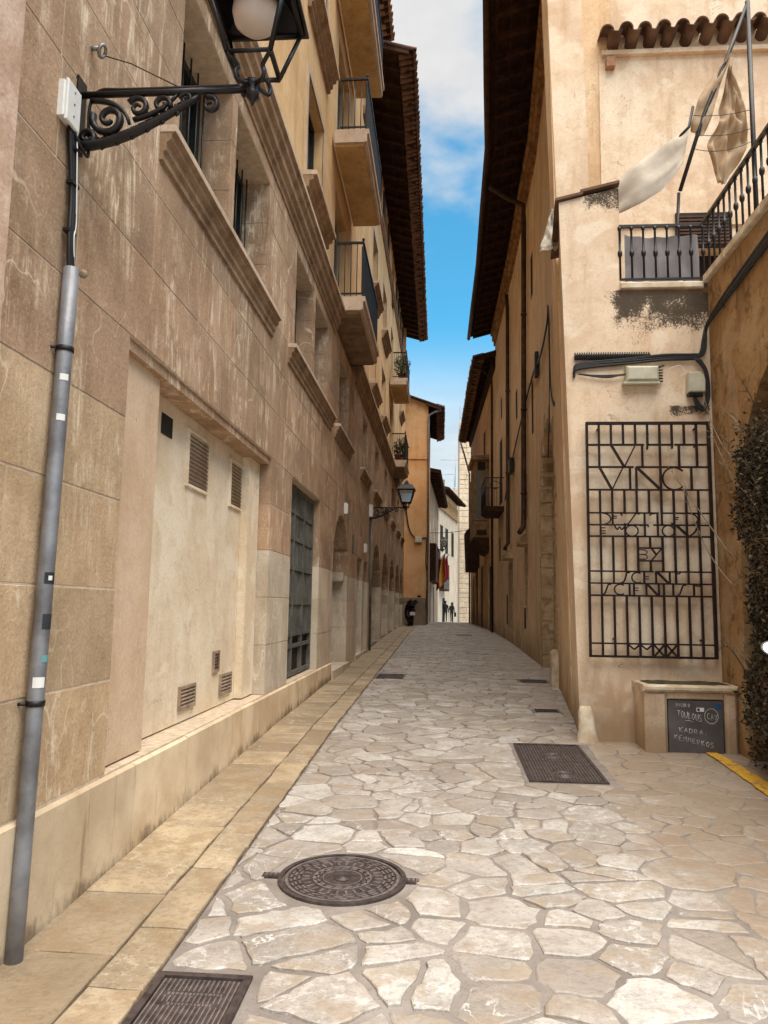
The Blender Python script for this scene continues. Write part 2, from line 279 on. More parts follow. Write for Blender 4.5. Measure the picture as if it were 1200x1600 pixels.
# ------------------------------------------------------------------ mesh helpers
class Fr:
    """wall frame: u along the wall, n outward, z up"""
    def __init__(s, o, u, n): s.o = Vector((o[0], o[1], 0)); s.u = Vector((u[0], u[1], 0)).normalized(); s.n = Vector((n[0], n[1], 0)).normalized()
    def __call__(s, u, n, z): v = s.o + s.u*u + s.n*n; return (v.x, v.y, z)
class MB:
    def __init__(s): s.v = []; s.f = []; s.sm = []; s.mi = []; s.cur = 0
    def quadmesh(s, vs, fs, smooth=False):
        o = len(s.v); s.v += [tuple(q) for q in vs]
        for f in fs: s.f.append([o+i for i in f]); s.sm.append(smooth); s.mi.append(s.cur)
        return s
    def hexa(s, p): return s.quadmesh(p, [(0,1,2,3), (7,6,5,4), (0,4,5,1), (1,5,6,2), (2,6,7,3), (3,7,4,0)])
    def box(s, F, u0, u1, n0, n1, z0, z1):
        return s.hexa([F(u0,n0,z0), F(u1,n0,z0), F(u1,n1,z0), F(u0,n1,z0), F(u0,n0,z1), F(u1,n0,z1), F(u1,n1,z1), F(u0,n1,z1)])
    def cham(s, F, u0, u1, n0, n1, z0, z1, c=.008):
        a = [(u0,z0), (u1,z0), (u1,z1), (u0,z1)]; i = [(u0+c,z0+c), (u1-c,z0+c), (u1-c,z1-c), (u0+c,z1-c)]
        return s.rings([[F(u,n0,z) for u,z in a], [F(u,n1-c,z) for u,z in a], [F(u,n1,z) for u,z in i]], True)
    def rings(s, R, caps=True, smooth=False, closed=True):
        n = len(R[0]); o = len(s.v)
        for r in R: s.v += [tuple(q) for q in r]
        for j in range(len(R)-1):
            for i in range(n if closed else n-1):
                i2 = (i+1) % n; s.f.append([o+j*n+i, o+j*n+i2, o+(j+1)*n+i2, o+(j+1)*n+i]); s.sm.append(smooth); s.mi.append(s.cur)
        if caps:
            s.f.append([o+i for i in range(n)][::-1]); s.sm.append(False); s.mi.append(s.cur)
            s.f.append([o+(len(R)-1)*n+i for i in range(n)]); s.sm.append(False); s.mi.append(s.cur)
        return s
    def poly(s, F, pts, n0, n1): return s.rings([[F(u,n0,z) for u,z in pts], [F(u,n1,z) for u,z in pts]])
    def profile(s, F, prof, u0, u1):                        # prof: (n, z) outline swept along u
        return s.rings([[F(u0,n,z) for n,z in prof], [F(u1,n,z) for n,z in prof]])
    def tube(s, pts, r, n=8, caps=True, flat=None):
        pts = [Vector(p) for p in pts]; R = []
        prev = None
        for i, p in enumerate(pts):
            t = (pts[min(i+1, len(pts)-1)] - pts[max(i-1, 0)]).normalized()
            if prev is None: a = Vector((0,0,1)) if abs(t.z) < .9 else Vector((1,0,0)); x = t.cross(a).normalized()
            else: x = (prev - t*prev.dot(t)).normalized()
            prev = x; y = t.cross(x); rr = r[i] if isinstance(r, (list, tuple)) else r
            R.append([p + (x*math.cos(q*2*math.pi/n) + y*math.sin(q*2*math.pi/n)*(flat or 1))*rr for q in range(n)])
        return s.rings(R, caps, True)
    def lathe(s, c, prof, n=16, ax=(0,0,1)):                  # prof: (radius, height)
        c = Vector(c); ax = Vector(ax).normalized(); a = Vector((1,0,0)) if abs(ax.x) < .9 else Vector((0,1,0))
        x = ax.cross(a).normalized(); y = ax.cross(x)
        return s.rings([[c + ax*h + (x*math.cos(q*2*math.pi/n) + y*math.sin(q*2*math.pi/n))*max(r, 1e-4) for q in range(n)] for r, h in prof], True, True)
    def build(s, name, mat, parent=None, fix=True, **tags):
        me = bpy.data.meshes.new(name); me.from_pydata(s.v, [], s.f)
        for m in (mat if isinstance(mat, (list, tuple)) else [mat]): me.materials.append(MATS[m])
        me.polygons.foreach_set('use_smooth', s.sm); me.polygons.foreach_set('material_index', s.mi)
        if fix:
            bm = bmesh.new(); bm.from_mesh(me); bmesh.ops.recalc_face_normals(bm, faces=bm.faces); bm.to_mesh(me); bm.free()
        me.update()
        return link(name, me, parent, **tags)
def link(name, me, parent=None, label=None, cat=None, group=None, kind=None):
    o = bpy.data.objects.new(name, me); COL.objects.link(o)
    if parent is not None: o.parent = parent
    if label: o['label'] = label
    if cat: o['category'] = cat
    if group: o['group'] = group
    if kind: o['kind'] = kind
    return o
def thing(name, loc, label, cat, group=None): 
    o = link(name, None, None, label, cat, group); o.location = loc; o.empty_display_size = .2
    EMPTY[o.name] = Vector(loc); return o
EMPTY = {}
def place(o):                                             # children are modelled in world metres
    return o
def thing0(name, label, cat, group=None): return link(name, None, None, label, cat, group)
def bez(p0, p1, p2, p3, n=10):
    p0, p1, p2, p3 = map(Vector, (p0, p1, p2, p3)); out = []
    for i in range(n+1):
        t = i/n; out.append(p0*(1-t)**3 + p1*3*t*(1-t)**2 + p2*3*t*t*(1-t) + p3*t**3)
    return out
def catenary(a, b, sag, n=12):
    a, b = Vector(a), Vector(b); return [a.lerp(b, i/n) - Vector((0,0,sag*4*(i/n)*(1-i/n))) for i in range(n+1)]
def smooth_path(pts, n=5):
    pts = [Vector(p) for p in pts]; out = []
    for i in range(len(pts)-1):
        p0 = pts[max(i-1,0)]; p1 = pts[i]; p2 = pts[i+1]; p3 = pts[min(i+2,len(pts)-1)]
        for j in range(n):
            t = j/n; out.append(.5*((2*p1) + (p2-p0)*t + (2*p0-5*p1+4*p2-p3)*t*t + (3*p1-p0-3*p2+p3)*t**3))
    return out + [pts[-1]]
def interp(x, xs, ys):
    if x <= xs[0]: return ys[0]
    for i in range(len(xs)-1):
        if x <= xs[i+1]: return ys[i] + (ys[i+1]-ys[i])*(x-xs[i])/(xs[i+1]-xs[i])
    return ys[-1]
rnd = random.uniform
WF = Fr((0,0), (1,0), (0,1))                               # world frame: u = X, n = Y

# ------------------------------------------------------------------ ground, street, paving
GY = [-30, -10, 3, 8.4, 12.5, 19, 24, 30, 38, 45, 70, 95, 130]; GZ = [-.3, -.12, 0, .2, .28, .39, .5, .58, .62, .62, .15, -.33, -.9]
def g(y): return interp(y, GY, GZ)
XS = -1.13                                                # street edge of the sidewalk
RWY = [7.9, 11.6, 16.1, 22, 28, 43, 60, 130]; RWX = [1.37, 1.77, 2.02, 2.05, 1.95, 1.6, 1.6, 3.0]
def rwx(y): return interp(y, RWY, RWX)
gm = MB(); s = 700; gm.quadmesh([(-s,-s,-2.6), (s,-s,-2.6), (s,s,-2.6), (-s,s,-2.6)], [(0,1,2,3)]); gm.build('ground', 'earth', None, False, kind='structure')
ys = [-25] + [i*.5 for i in range(-10, 100)] + [50+i*4 for i in range(20)]
sm = MB(); xs = [-6, -1.9, XS, 0, 1, 2, 3, 14]
sm.quadmesh([(x, y, g(y)) for y in ys for x in xs], [(j*8+i, j*8+i+1, (j+1)*8+i+1, (j+1)*8+i) for j in range(len(ys)-1) for i in range(7)])
street = sm.build('street', 'mortar_bed', None, False, kind='structure', label='flagstone lane rising gently between the two rows of old buildings')

COVERS_RECT = [(-1.14, -.74, 2.45, 3.24), (.70, 1.37, 6.36, 7.82), (-1.10, -.66, 13.0, 13.75), (1.30, 1.74, 12.95, 13.4), (1.16, 1.45, 9.8, 10.02), (.52, 1.02, 26.45, 27.0)]
MANHOLE = (-.52, 4.28, .345)
def clip(poly, px, py, nx, ny):                             # keep the side where (p - P).n <= 0
    out = []
    for i in range(len(poly)):
        a, b = poly[i], poly[(i+1) % len(poly)]
        da = (a[0]-px)*nx + (a[1]-py)*ny; db = (b[0]-px)*nx + (b[1]-py)*ny
        if da <= 0: out.append(a)
        if da*db < 0: t = da/(da-db); out.append((a[0]+(b[0]-a[0])*t, a[1]+(b[1]-a[1])*t))
    return out
def seeds():
    S = []; R = random.Random(5); grid = {}
    for _ in range(42000):
        y = 1.4 + 39*R.random(); x = XS - .1 + 4.3*R.random()
        if x > (2.9 if y < 8 else rwx(y)+.15): continue
        r = R.choice((.12, .155, .20, .25)) if y < 4.6 else R.choice((.09, .125, .165, .205))
        ok = math.hypot(x-MANHOLE[0], y-MANHOLE[1]) > MANHOLE[2]+.06 and not any(a-.05 < x < b+.05 and c-.05 < y < d+.05 for a, b, c, d in COVERS_RECT)
        ci, cj = int(x/.35), int(y/.35)
        for a in (-1, 0, 1):
            for b in (-1, 0, 1):
                for (qx, qy, qr) in grid.get((ci+a, cj+b), ()):
                    if ((qx-x)/1.45)**2 + (qy-y)**2 < ((r+qr)*.62)**2: ok = False; break
        if ok: grid.setdefault((ci, cj), []).append((x, y, r)); S.append((x, y, r))
    return S, grid
S, grid = seeds()
def stone_cell(x, y, r):
    poly = [(x-.8, y-.7), (x+.8, y-.7), (x+.8, y+.7), (x-.8, y+.7)]; ci, cj = int(x/.35), int(y/.35)
    for a in range(-3, 4):
        for b in range(-3, 4):
            for (qx, qy, qr) in grid.get((ci+a, cj+b), ()):
                if (qx, qy) == (x, y): continue
                dx, dy = qx-x, qy-y; d2 = dx*dx+dy*dy
                if d2 > 1.6: continue
                t = .5 + (r*r-qr*qr)/(2*d2)*.8; poly = clip(poly, x+dx*t, y+dy*t, dx, dy)
                if len(poly) < 3: return None
    poly = clip(poly, XS+.005, 0, -1, 0)
    if y < 8.2: poly = clip(poly, 2.80, 0, 1, 0)
    for (x0, x1, y0, y1) in COVERS_RECT:
        if x0 < x < x1 and y0 < y < y1: return None
        ds = sorted([(x0-x, x0-.03, 0, 1, 0), (x-x1, x1+.03, 0, -1, 0), (y0-y, 0, y0-.03, 0, 1), (y-y1, 0, y1+.03, 0, -1)])[-1]
        if -.9 < x-(x0+x1)/2 < .9 + (x1-x0) and abs(y-(y0+y1)/2) < 1.2 + (y1-y0)/2 and len(poly) > 2:
            poly = clip(poly, ds[1], ds[2], ds[3], ds[4])
    mx, my, mr = MANHOLE; d = math.hypot(x-mx, y-my)
    if d < mr*.95: return None
    if d < 1.4 and len(poly) > 2: nx, ny = (mx-x)/d, (my-y)/d; poly = clip(poly, mx-nx*(mr+.03), my-ny*(mr+.03), nx, ny)
    return poly if len(poly) > 2 else None
def stone_mesh(mb, poly, R, gap, y0, proud):
    cx = sum(p[0] for p in poly)/len(poly); cy = sum(p[1] for p in poly)/len(poly)
    ins = poly                                              # inset by half the joint
    for i in range(len(poly)):
        a, b = poly[i], poly[(i+1) % len(poly)]; l = math.hypot(b[0]-a[0], b[1]-a[1])
        if l < 1e-4: continue
        nx, ny = (b[1]-a[1])/l, -(b[0]-a[0])/l
        if (cx-a[0])*nx + (cy-a[1])*ny > 0: nx, ny = -nx, -ny
        q = gap*R.uniform(.5, 1.5); ins = clip(ins, a[0]-nx*q, a[1]-ny*q, nx, ny)
        if len(ins) < 3: return False
    ar = abs(sum(ins[i][0]*ins[(i+1) % len(ins)][1]-ins[(i+1) % len(ins)][0]*ins[i][1] for i in range(len(ins))))/2
    if ar < .0025: return False
    cx = sum(p[0] for p in ins)/len(ins); cy = sum(p[1] for p in ins)/len(ins)
    ring = []
    for i in range(len(ins)):
        a, b = ins[i], ins[(i+1) % len(ins)]; l = math.hypot(b[0]-a[0], b[1]-a[1])
        if l < .03: 
            ring.append(a); continue
        n = max(2, int(l/.055)) if y0 < 7 else 2
        for j in range(n):
            t = (j + (R.uniform(-.25, .25) if j else .16))/n; w = .0125 if y0 < 7 else .008
            ring.append((a[0]+(b[0]-a[0])*t + R.uniform(-w, w), a[1]+(b[1]-a[1])*t + R.uniform(-w, w)))
    tx, ty = R.uniform(-.014, .014), R.uniform(-.014, .014); h = proud*R.uniform(.5, 1.5)
    def Z(x, y, d): return g(y) + h + tx*(x-cx) + ty*(y-cy) - d
    def sc(q, f): return (cx+(q[0]-cx)*f, cy+(q[1]-cy)*f)
    e = max(.90, 1 - .014/max(.1, math.sqrt(ar)))
    o = len(mb.v); n = len(ring); ri = [sc(q, e) for q in ring]
    mb.v += [(q[0], q[1], g(q[1]) - .02) for q in ring] + [(q[0], q[1], max(g(q[1])+.001, Z(q[0], q[1], .006))) for q in ring] + [(q[0], q[1], Z(q[0], q[1], R.uniform(0, .002))) for q in ri] + [(cx, cy, Z(cx, cy, -.001))]
    for r in (0, 1):
        for i in range(n): i2 = (i+1) % n; mb.f.append([o+r*n+i, o+r*n+i2, o+(r+1)*n+i2, o+(r+1)*n+i]); mb.sm.append(False); mb.mi.append(0)
    for i in range(n): mb.f.append([o+2*n+i, o+2*n+(i+1) % n, o+3*n]); mb.sm.append(False); mb.mi.append(0)
    return True
def area(p): return abs(sum(p[i][0]*p[(i+1) % len(p)][1]-p[(i+1) % len(p)][0]*p[i][1] for i in range(len(p))))/2
def split_cell(poly, R, depth=0):
    a = area(poly)
    if a < .07 or depth > 1 or R.random() > (.22 if a < .12 else .6): return [poly]
    cx = sum(p[0] for p in poly)/len(poly)+R.uniform(-.07, .07); cy = sum(p[1] for p in poly)/len(poly)+R.uniform(-.05, .05); t = R.uniform(0, math.pi)
    if R.random() < .5: t = math.pi/2 + R.uniform(-.5, .5)
    nx, ny = math.cos(t), math.sin(t); out = []
    for q in (clip(poly, cx, cy, nx, ny), clip(poly, cx, cy, -nx, -ny)):
        if len(q) > 2: out += split_cell(q, R, depth+1)
    return out
R = random.Random(3)
S.sort(key=lambda q: q[1]); near = 0; far = MB()
for (x, y, r) in S:
    if y < 2.3 and abs(x) > 2: continue
    poly = stone_cell(x, y, r)
    if not poly: continue
    gap = (.015 if y < 4.4 else .0075) * (1.0 if x < 1.1 else .7); proud = .011 if x < 1.1 else .006
    inview = y > 2.2 and -.75*y < x < .62*y + .4
    for poly in split_cell(poly, R):
        if near < 300 and inview:
            mb = MB()
            if stone_mesh(mb, poly, R, gap, y, proud): mb.build('paving_stone', 'paving', street, fix=True); near += 1
        else: stone_mesh(far, poly, R, gap, y, proud)
far.build('paving_stones', 'paving', street, fix=False, kind='stuff')
# worn yellow line on the right
mb = MB(); yl = [(2.56, 7.78, 2.46, 7.76), (2.60, 7.2, 2.47, 7.2), (2.60, 6.5, 2.45, 6.4), (2.56, 5.6, 2.41, 5.5), (2.5, 4.2, 2.35, 4.2)]
Rr = random.Random(1)
L1 = []; 
for i in range(len(yl)-1):
    for j in range(6):
        t = j/6; L1.append([yl[i][q]+(yl[i+1][q]-yl[i][q])*t + Rr.uniform(-.006, .006) for q in range(4)])
vs = []
for q in L1: vs += [(q[0], q[1], g(q[1])+.017), (q[2], q[3], g(q[3])+.017)]
mb.quadmesh(vs, [(2*i, 2*i+1, 2*i+3, 2*i+2) for i in range(len(L1)-1)])
mb.build('painted_line', 'yellow_paint', street, False, label='worn yellow painted line on the flagstones')

# sidewalk of ochre slabs in two rows
sb = MB(); yy = [i*.5 for i in range(0, 75)]
sb.rings([[(-1.9, y, g(y)-.1), (XS, y, g(y)-.1), (XS, y, g(y)+.006), (-1.9, y, g(y)+.006)] for y in yy])
plain('joint_dirt', (.17, .125, .085), .95, 0, .3, 8, .1, bs=.6)
walk = sb.build('sidewalk', 'joint_dirt', None, True, kind='structure', label='narrow sidewalk of ochre slabs along the foot of the left building')
R = random.Random(9)
for (x0, x1, lo, hi) in ((-1.82, -1.37, .32, .62), (-1.355, -1.135, .26, .52)):
    y = 1.2 + R.random()*.3
    while y < 36:
        l = R.uniform(lo, hi); mb = MB(); c = .008; z = R.uniform(.016, .022); t = R.uniform(-.01, .01)
        j = lambda: R.uniform(-.007, .007)
        a = [(x0+j(), y+j()), ((x0+x1)/2+j(), y+j()), (x1+j(), y+j()), (x1+j(), y+l/2), (x1+j(), y+l+j()), ((x0+x1)/2+j(), y+l+j()), (x0+j(), y+l+j()), (x0+j(), y+l/2)]
        cx, cy = (x0+x1)/2, y+l/2; i2 = [(cx+(p[0]-cx)*(1-.02), cy+(p[1]-cy)*(1-.02)) for p in a]
        mb.rings([[(p[0], p[1], g(p[1])-.02) for p in a], [(p[0], p[1], g(p[1])+z-.005+t*(p[0]-cx)) for p in a], [(p[0], p[1], g(p[1])+z+t*(p[0]-cx)) for p in i2]])
        mb.build('sidewalk_slab', 'sidewalk_slab', walk); y += l + R.uniform(.006, .014)
# ------------------------------------------------------------------ left: stone apartment building
XL = -1.8; LF = Fr((XL, 0), (0, 1), (1, 0))               # lower ashlar facade, u = Y
UF = Fr((-1.95, 0), (0, 1), (1, 0))                        # upper rendered facade
apt = thing0('apartment_building', 'tall apartment building with brown ashlar ground floor and ochre upper floors along the left side', 'building')
ARCHES = [(12.6, 14.6, 2.10, 1.0)] + [(a, b, 1.85, 1.33) for a, b in ((19.75, 22.5), (23.1, 25.8), (26.4, 29.1), (29.8, 32.4), (33.0, 35.4))]
RECTS = [(4.15, 7.87, .58, 3.03), (9.02, 11.16, .58, 3.03), (16.3, 17.35, -1, 2.54), (17.75, 18.6, -1, 2.54)]
LOW_WIN = [(4.75, 5.96), (6.12, 7.38), (8.9, 10.12), (10.32, 11.55), (12.95, 14.2), (16.9, 18.1), (20.2, 21.4), (23.6, 24.8), (27.0, 28.2), (30.6, 31.8), (33.6, 34.8)]
RECTS += [(a, b, 4.5, 5.83) for a, b in LOW_WIN]
COURSES = [-.3, .58, 1.08, 1.57, 2.06, 2.54, 3.03, 3.55, 4.05, 4.5, 4.95, 5.4, 5.83, 6.12]
def free_runs(u0, u1, za, zb, rects, arches):
    cut = [(a, b) for a, b, c, d in rects if c < zb-.01 and d > za+.01] + [(a, b) for a, b, zs, h in arches if zb <= zs+.01]
    cut.sort(); out = []; u = u0
    for a, b in cut:
        if a > u: out.append((u, a))
        u = max(u, b)
    if u < u1: out.append((u, u1))
    return out
def arch_top(u, ar):
    a, b, zs, h = ar; c = (a+b)/2; w = (b-a)/2; t = (u-c)/w
    return zs + h*math.sqrt(max(0, 1-t*t)) if abs(t) < 1 else -9
def arch_pieces(ua, ub, za, zb, arches):
    """outlines of a block with the arch openings taken out from below"""
    A = [ar for ar in arches if ar[0] < ub and ar[1] > ua and ar[2] < zb-.01 and ar[2]+ar[3] > za]
    if not A: return None
    us = sorted(set([ua, ub] + [u for ar in A for u in [ar[0] + (ar[1]-ar[0])*(1-math.cos(math.pi*i/20))/2 for i in range(21)] if ua < u < ub]))
    lo = [max([za] + [arch_top(u, ar) for ar in A]) for u in us]; out = []; cur = []
    for u, l in zip(us, lo):
        if l < zb-.004: cur.append((u, l))
        else:
            if len(cur) > 1: out.append(cur)
            cur = []
    if len(cur) > 1: out.append(cur)
    return [c + [(c[-1][0], zb), (c[0][0], zb)] for c in out]
wall = MB(); R = random.Random(21); blocks = []
U0, U1 = 0.6, 36.3
for i in range(len(COURSES)-1):
    za, zb = COURSES[i], COURSES[i+1]
    for (a, b) in free_runs(U0, U1, za, zb, RECTS, ARCHES):
        pc = arch_pieces(a+.010, b-.010, za, zb, [(q0-.012, q1+.012, q2, q3+.012) for q0, q1, q2, q3 in ARCHES])
        if pc is None: wall.box(LF, a+.010, b-.010, -.44, -.0012, za, zb)
        else:
            for q in pc: wall.poly(LF, q, -.44, -.0012)
        u = a
        while u < b-1e-3:
            l = R.uniform(.75, 1.25); e = min(b, u+l)
            if b-e < .4: e = b
            blocks.append((u, e, za, zb)); u = e
lower = wall.build('lower_wall', 'mortar_pale', apt)
stuff = MB(); stuffp = MB(); nb = 0
blocks.sort(key=lambda q: q[0])
for (a, b, za, zb) in blocks:
    jt = .005; pr = R.uniform(.0005, .004); pale = zb <= 2.1 and a > 7.8
    if zb < .6 and b < 12.7: continue
    pc = arch_pieces(a+jt, b-jt, za+jt, zb-jt, ARCHES)
    single = nb < 300 and a < 27 and b > 2.2
    mb = MB() if single else (stuffp if pale else stuff); tan = zb <= 2.6 and b < 4.3
    if pc is None: mb.cham(LF, a+jt, b-jt, -.45, pr, za+jt, zb-jt, .0025)
    else:
        for q in pc: mb.poly(LF, q, -.45, pr)
    if single and mb.v: mb.build('stone_block', 'ashlar_pale' if pale else 'ashlar_tan' if tan else 'ashlar_brown', lower); nb += 1
stuff.build('stone_blocks_far', 'ashlar_brown', apt, kind='stuff'); stuffp.build('stone_blocks_pale', 'ashlar_pale', apt, kind='stuff')
# plinth
pb = MB(); pb.profile(LF, [(-.44, -.3), (.012, -.3), (.012, .555), (-.44, .575)], 0.6, 12.55); plinth = pb.build('plinth', 'mortar_pale', apt)
u = 0.6
while u < 12.55:
    e = min(12.55, u + R.uniform(.75, 1.35)); e = 12.55 if 12.55-e < .5 else e
    mb = MB(); h = R.uniform(.566, .574)
    mb.rings([[LF(u+.003, n, z) for n, z in pp] for pp in ([(-.43, -.29), (.02, -.29), (.026, h-.012), (.012, h), (-.43, h+.014)],)] + [[LF(e-.003, n, z) for n, z in [(-.43, -.29), (.02, -.29), (.026, h-.012), (.012, h), (-.43, h+.014)]]])
    mb.build('plinth_block', 'plinth_stone', plinth); u = e
# niche: tan rendered strip, deeper cream back, pale far jamb
mb = MB(); mb.box(LF, 4.152, 4.80, -.40, -.06, .592, 3.026); mb.build('niche_pilaster', 'plaster_tan', apt)
mb = MB(); mb.box(LF, 4.80, 7.868, -.43, -.20, .592, 3.028); nb_ = mb.build('niche_back', 'plaster_niche', apt)
mb = MB(); mb.box(LF, 7.44, 7.866, -.198, -.12, .594, 3.02); mb.build('niche_jamb', 'plaster_niche', apt)
mb = MB(); mb.box(LF, 4.16, 7.86, -.19, -.02, 2.96, 3.026); mb.build('niche_lintel', 'ashlar_brown', apt)
mb = MB()
for i in range(34): mb.box(LF, 4.156, 4.17, -.058, -.03, .75+i*.028, .765+i*.028)
mb.build('toothed_edge', 'plaster_tan', nb_)
def louvre(u0, u1, z0, z1, n, mat, slat, name, nslat=None):
    f = MB(); t = .022
    for a in ((u0-t, u0, z0-t, z1+t), (u1, u1+t, z0-t, z1+t), (u0, u1, z1, z1+t), (u0, u1, z0-t, z0)): f.box(LF, a[0], a[1], n-.02, n+.018, a[2], a[3])
    fo = f.build(name, mat, apt); mb = MB(); mb.box(LF, u0, u1, n-.03, n-.022, z0, z1); mb.build('backing', 'interior_dark', fo)
    k = nslat or int((z1-z0)/.035)
    for i in range(k):
        z = z0 + (i+.1)*(z1-z0)/k; h = (z1-z0)/k
        mb = MB(); mb.hexa([LF(u0, n+.012, z), LF(u1, n+.012, z), LF(u1, n+.018, z), LF(u0, n+.018, z), LF(u0, n-.018, z+h*.75), LF(u1, n-.018, z+h*.75), LF(u1, n-.012, z+h*.75), LF(u0, n-.012, z+h*.75)])
        mb.build('slat', slat, fo)
NB = -.197
louvre(5.80, 6.30, 2.43, 2.84, NB, 'plaster_niche', 'louvre_brown', 'vent_louvre', 12)
louvre(7.02, 7.40, 2.43, 2.84, NB, 'plaster_niche', 'louvre_brown', 'vent_louvre', 12)
louvre(5.86, 6.20, .70, .84, NB, 'louvre_tan', 'louvre_tan', 'vent_louvre', 5)
louvre(6.95, 7.28, .69, .84, NB, 'louvre_tan', 'louvre_tan', 'vent_louvre', 5)
louvre(6.72, 6.85, .92, 1.06, NB, 'louvre_tan', 'louvre_brown', 'vent_louvre', 5)
mb = MB(); mb.box(LF, 5.22, 5.44, NB-.01, NB+.003, 2.70, 2.85); mb.build('vent_hole', 'interior_dark', apt)
# grille window / gate
gx = MB(); gx.box(LF, 9.02, 11.16, -.20, -.15, .58, 3.03); gw = gx.build('barred_window', 'interior_dark', apt)
for z, h in ((.60, .05), (.95, .045), (1.10, .05), (1.50, .045), (1.94, .06), (2.32, .045), (2.66, .045), (2.96, .06)):
    mb = MB(); mb.box(LF, 9.03, 11.15, -.148, -.095, z, z+h); mb.build('rail', 'metal_door', gw)
for i in range(21):
    u = 9.06 + i*.1; mb = MB(); mb.box(LF, u, u+.034, -.142, -.108, 1.15, 2.96); mb.build('bar', 'metal_door', gw)
for u in (9.03, 9.72, 10.42, 11.11):
    mb = MB(); mb.box(LF, u, u+.04, -.146, -.09, .60, 3.02); mb.build('stile', 'metal_door', gw)
# doors behind arches
def alcove(a, b, zt, depth, floor, doormat, name):
    mb = MB(); z0 = floor
    P = lambda u, n, z: LF(u, n, z)
    vs = [P(a, -.43, z0), P(b, -.43, z0), P(b, -depth, z0), P(a, -depth, z0), P(a, -.43, zt), P(b, -.43, zt), P(b, -depth, zt), P(a, -depth, zt)]
    mb.quadmesh(vs, [(0,1,2,3), (4,7,6,5), (0,3,7,4), (1,5,6,2), (3,2,6,7)]); al = mb.build(name, 'plaster_grey', apt, False)  # recess darker than the facade stone, shade put into its colour
    mb = MB(); mb.box(LF, a+.08, b-.08, -depth+.004, -depth+.05, z0, zt-.12); d = mb.build('door_leaf', doormat, al)
    mb = MB(); mb.box(LF, (a+b)/2-.012, (a+b)/2+.012, -depth+.052, -depth+.06, z0+.02, zt-.15); mb.build('door_seam', 'interior_dark', al)
    return al
alcove(12.6, 14.6, 3.12, .62, .44, 'wood_door', 'doorway')
mb = MB(); mb.box(LF, 12.55, 14.75, -.43, .06, .1, .44); mb.build('door_step', 'ashlar_pale', apt)
mb = MB(); mb.cham(LF, 14.40, 14.60, -.40, -.06, 1.95, 2.12, .02); mb.cham(LF, 12.6, 12.75, -.40, -.06, 1.95, 2.12, .02); mb.build('impost', 'ashlar_pale', apt)
alcove(16.3, 17.35, 2.56, .55, .40, 'wood_door', 'doorway'); alcove(17.75, 18.6, 2.56, .55, .40, 'wood_door', 'doorway')
mb = MB(); mb.box(LF, 16.1, 18.7, -.43, .03, .1, .46); mb.build('door_step', 'ashlar_pale', apt)
for a, b, zs, h in ARCHES[1:]: alcove(a, b, zs+h+.02, 1.1, g((a+b)/2)-.05, 'wood_door', 'doorway')
mb = MB(); mb.box(LF, 15.3, 15.6, -.002, .008, 2.56, 2.92); mb.build('wall_plate', 'metal_door', apt)
for u, z in ((13.9, 3.17), (17.6, 2.72)):
    mb = MB(); mb.cham(LF, u, u+.10, 0, .07, z, z+.20, .015); mb.build('wall_light', 'plastic_white', apt)
# lower windows with long moulded sills
for (a, b) in LOW_WIN:
    mb = MB(); t = .07
    for q in ((a, a+t, 4.5, 5.83), (b-t, b, 4.5, 5.83), (a+t, b-t, 5.76, 5.83), (a+t, b-t, 4.5, 4.57), ((a+b)/2-.03, (a+b)/2+.03, 4.57, 5.76)): mb.box(LF, q[0], q[1], -.36, -.28, q[2], q[3])
    w = mb.build('window', 'frame_green', apt); mb = MB(); mb.box(LF, a+.02, b-.02, -.345, -.325, 4.52, 5.81); mb.build('pane', 'glass_dark', w)
    for i in range(7):
        u = a + .09 + (b-a-.18)*i/6; mb = MB(); mb.tube([LF(u, -.22, 4.5), LF(u, -.22, 5.82)], .008, 6); mb.build('window_bar', 'frame_green', w)
SP = [(-.05, -.22), (.025, -.22), (.025, -.17), (.045, -.155), (.045, -.105), (.075, -.085), (.075, -.05), (.10, -.04), (.10, 0), (-.2, .012)]
for a, b in ((4.43, 7.68), (8.52, 12.0), (12.45, 14.62), (16.5, 18.5), (19.8, 21.8), (23.2, 25.2), (26.6, 28.6), (30.2, 32.2), (33.2, 35.2)):
    mb = MB(); mb.profile(LF, [(n, z+4.505) for n, z in SP], a, b); so = mb.build('window_sill', 'sill_stone', apt); mb = MB(); mb.profile(LF, [(-.12, 4.468), (.104, 4.468), (.104, 4.512), (-.12, 4.524)], a-.004, b+.004); mb.build('sill_lit_top', 'balcony_stone', so)  # pale strip added on top, light on the sill put in as colour
# string course under the rendered floors
CP = [(-.3, 6.0), (.02, 6.0), (.02, 6.06), (.05, 6.08), (.05, 6.14), (.09, 6.17), (.09, 6.26), (.13, 6.29), (.13, 6.36), (.16, 6.38), (.16, 6.43), (-.3, 6.47)]
mb = MB(); mb.profile(LF, CP, .6, 12.29); mb.profile(LF, CP, 15.22, 26.84); mb.profile(LF, CP, 29.3, 36.3); mb.build('string_course', 'sill_stone', apt)
mb = MB()
for a, b in ((.6, 12.29), (15.22, 26.84), (29.3, 36.3)): mb.profile(LF, [(-.12, 6.385), (.164, 6.385), (.164, 6.44), (-.12, 6.475)], a, b)
mb.build('string_course_lit_top', 'balcony_stone', apt)  # added pale strips paint the light along the course's upper edge
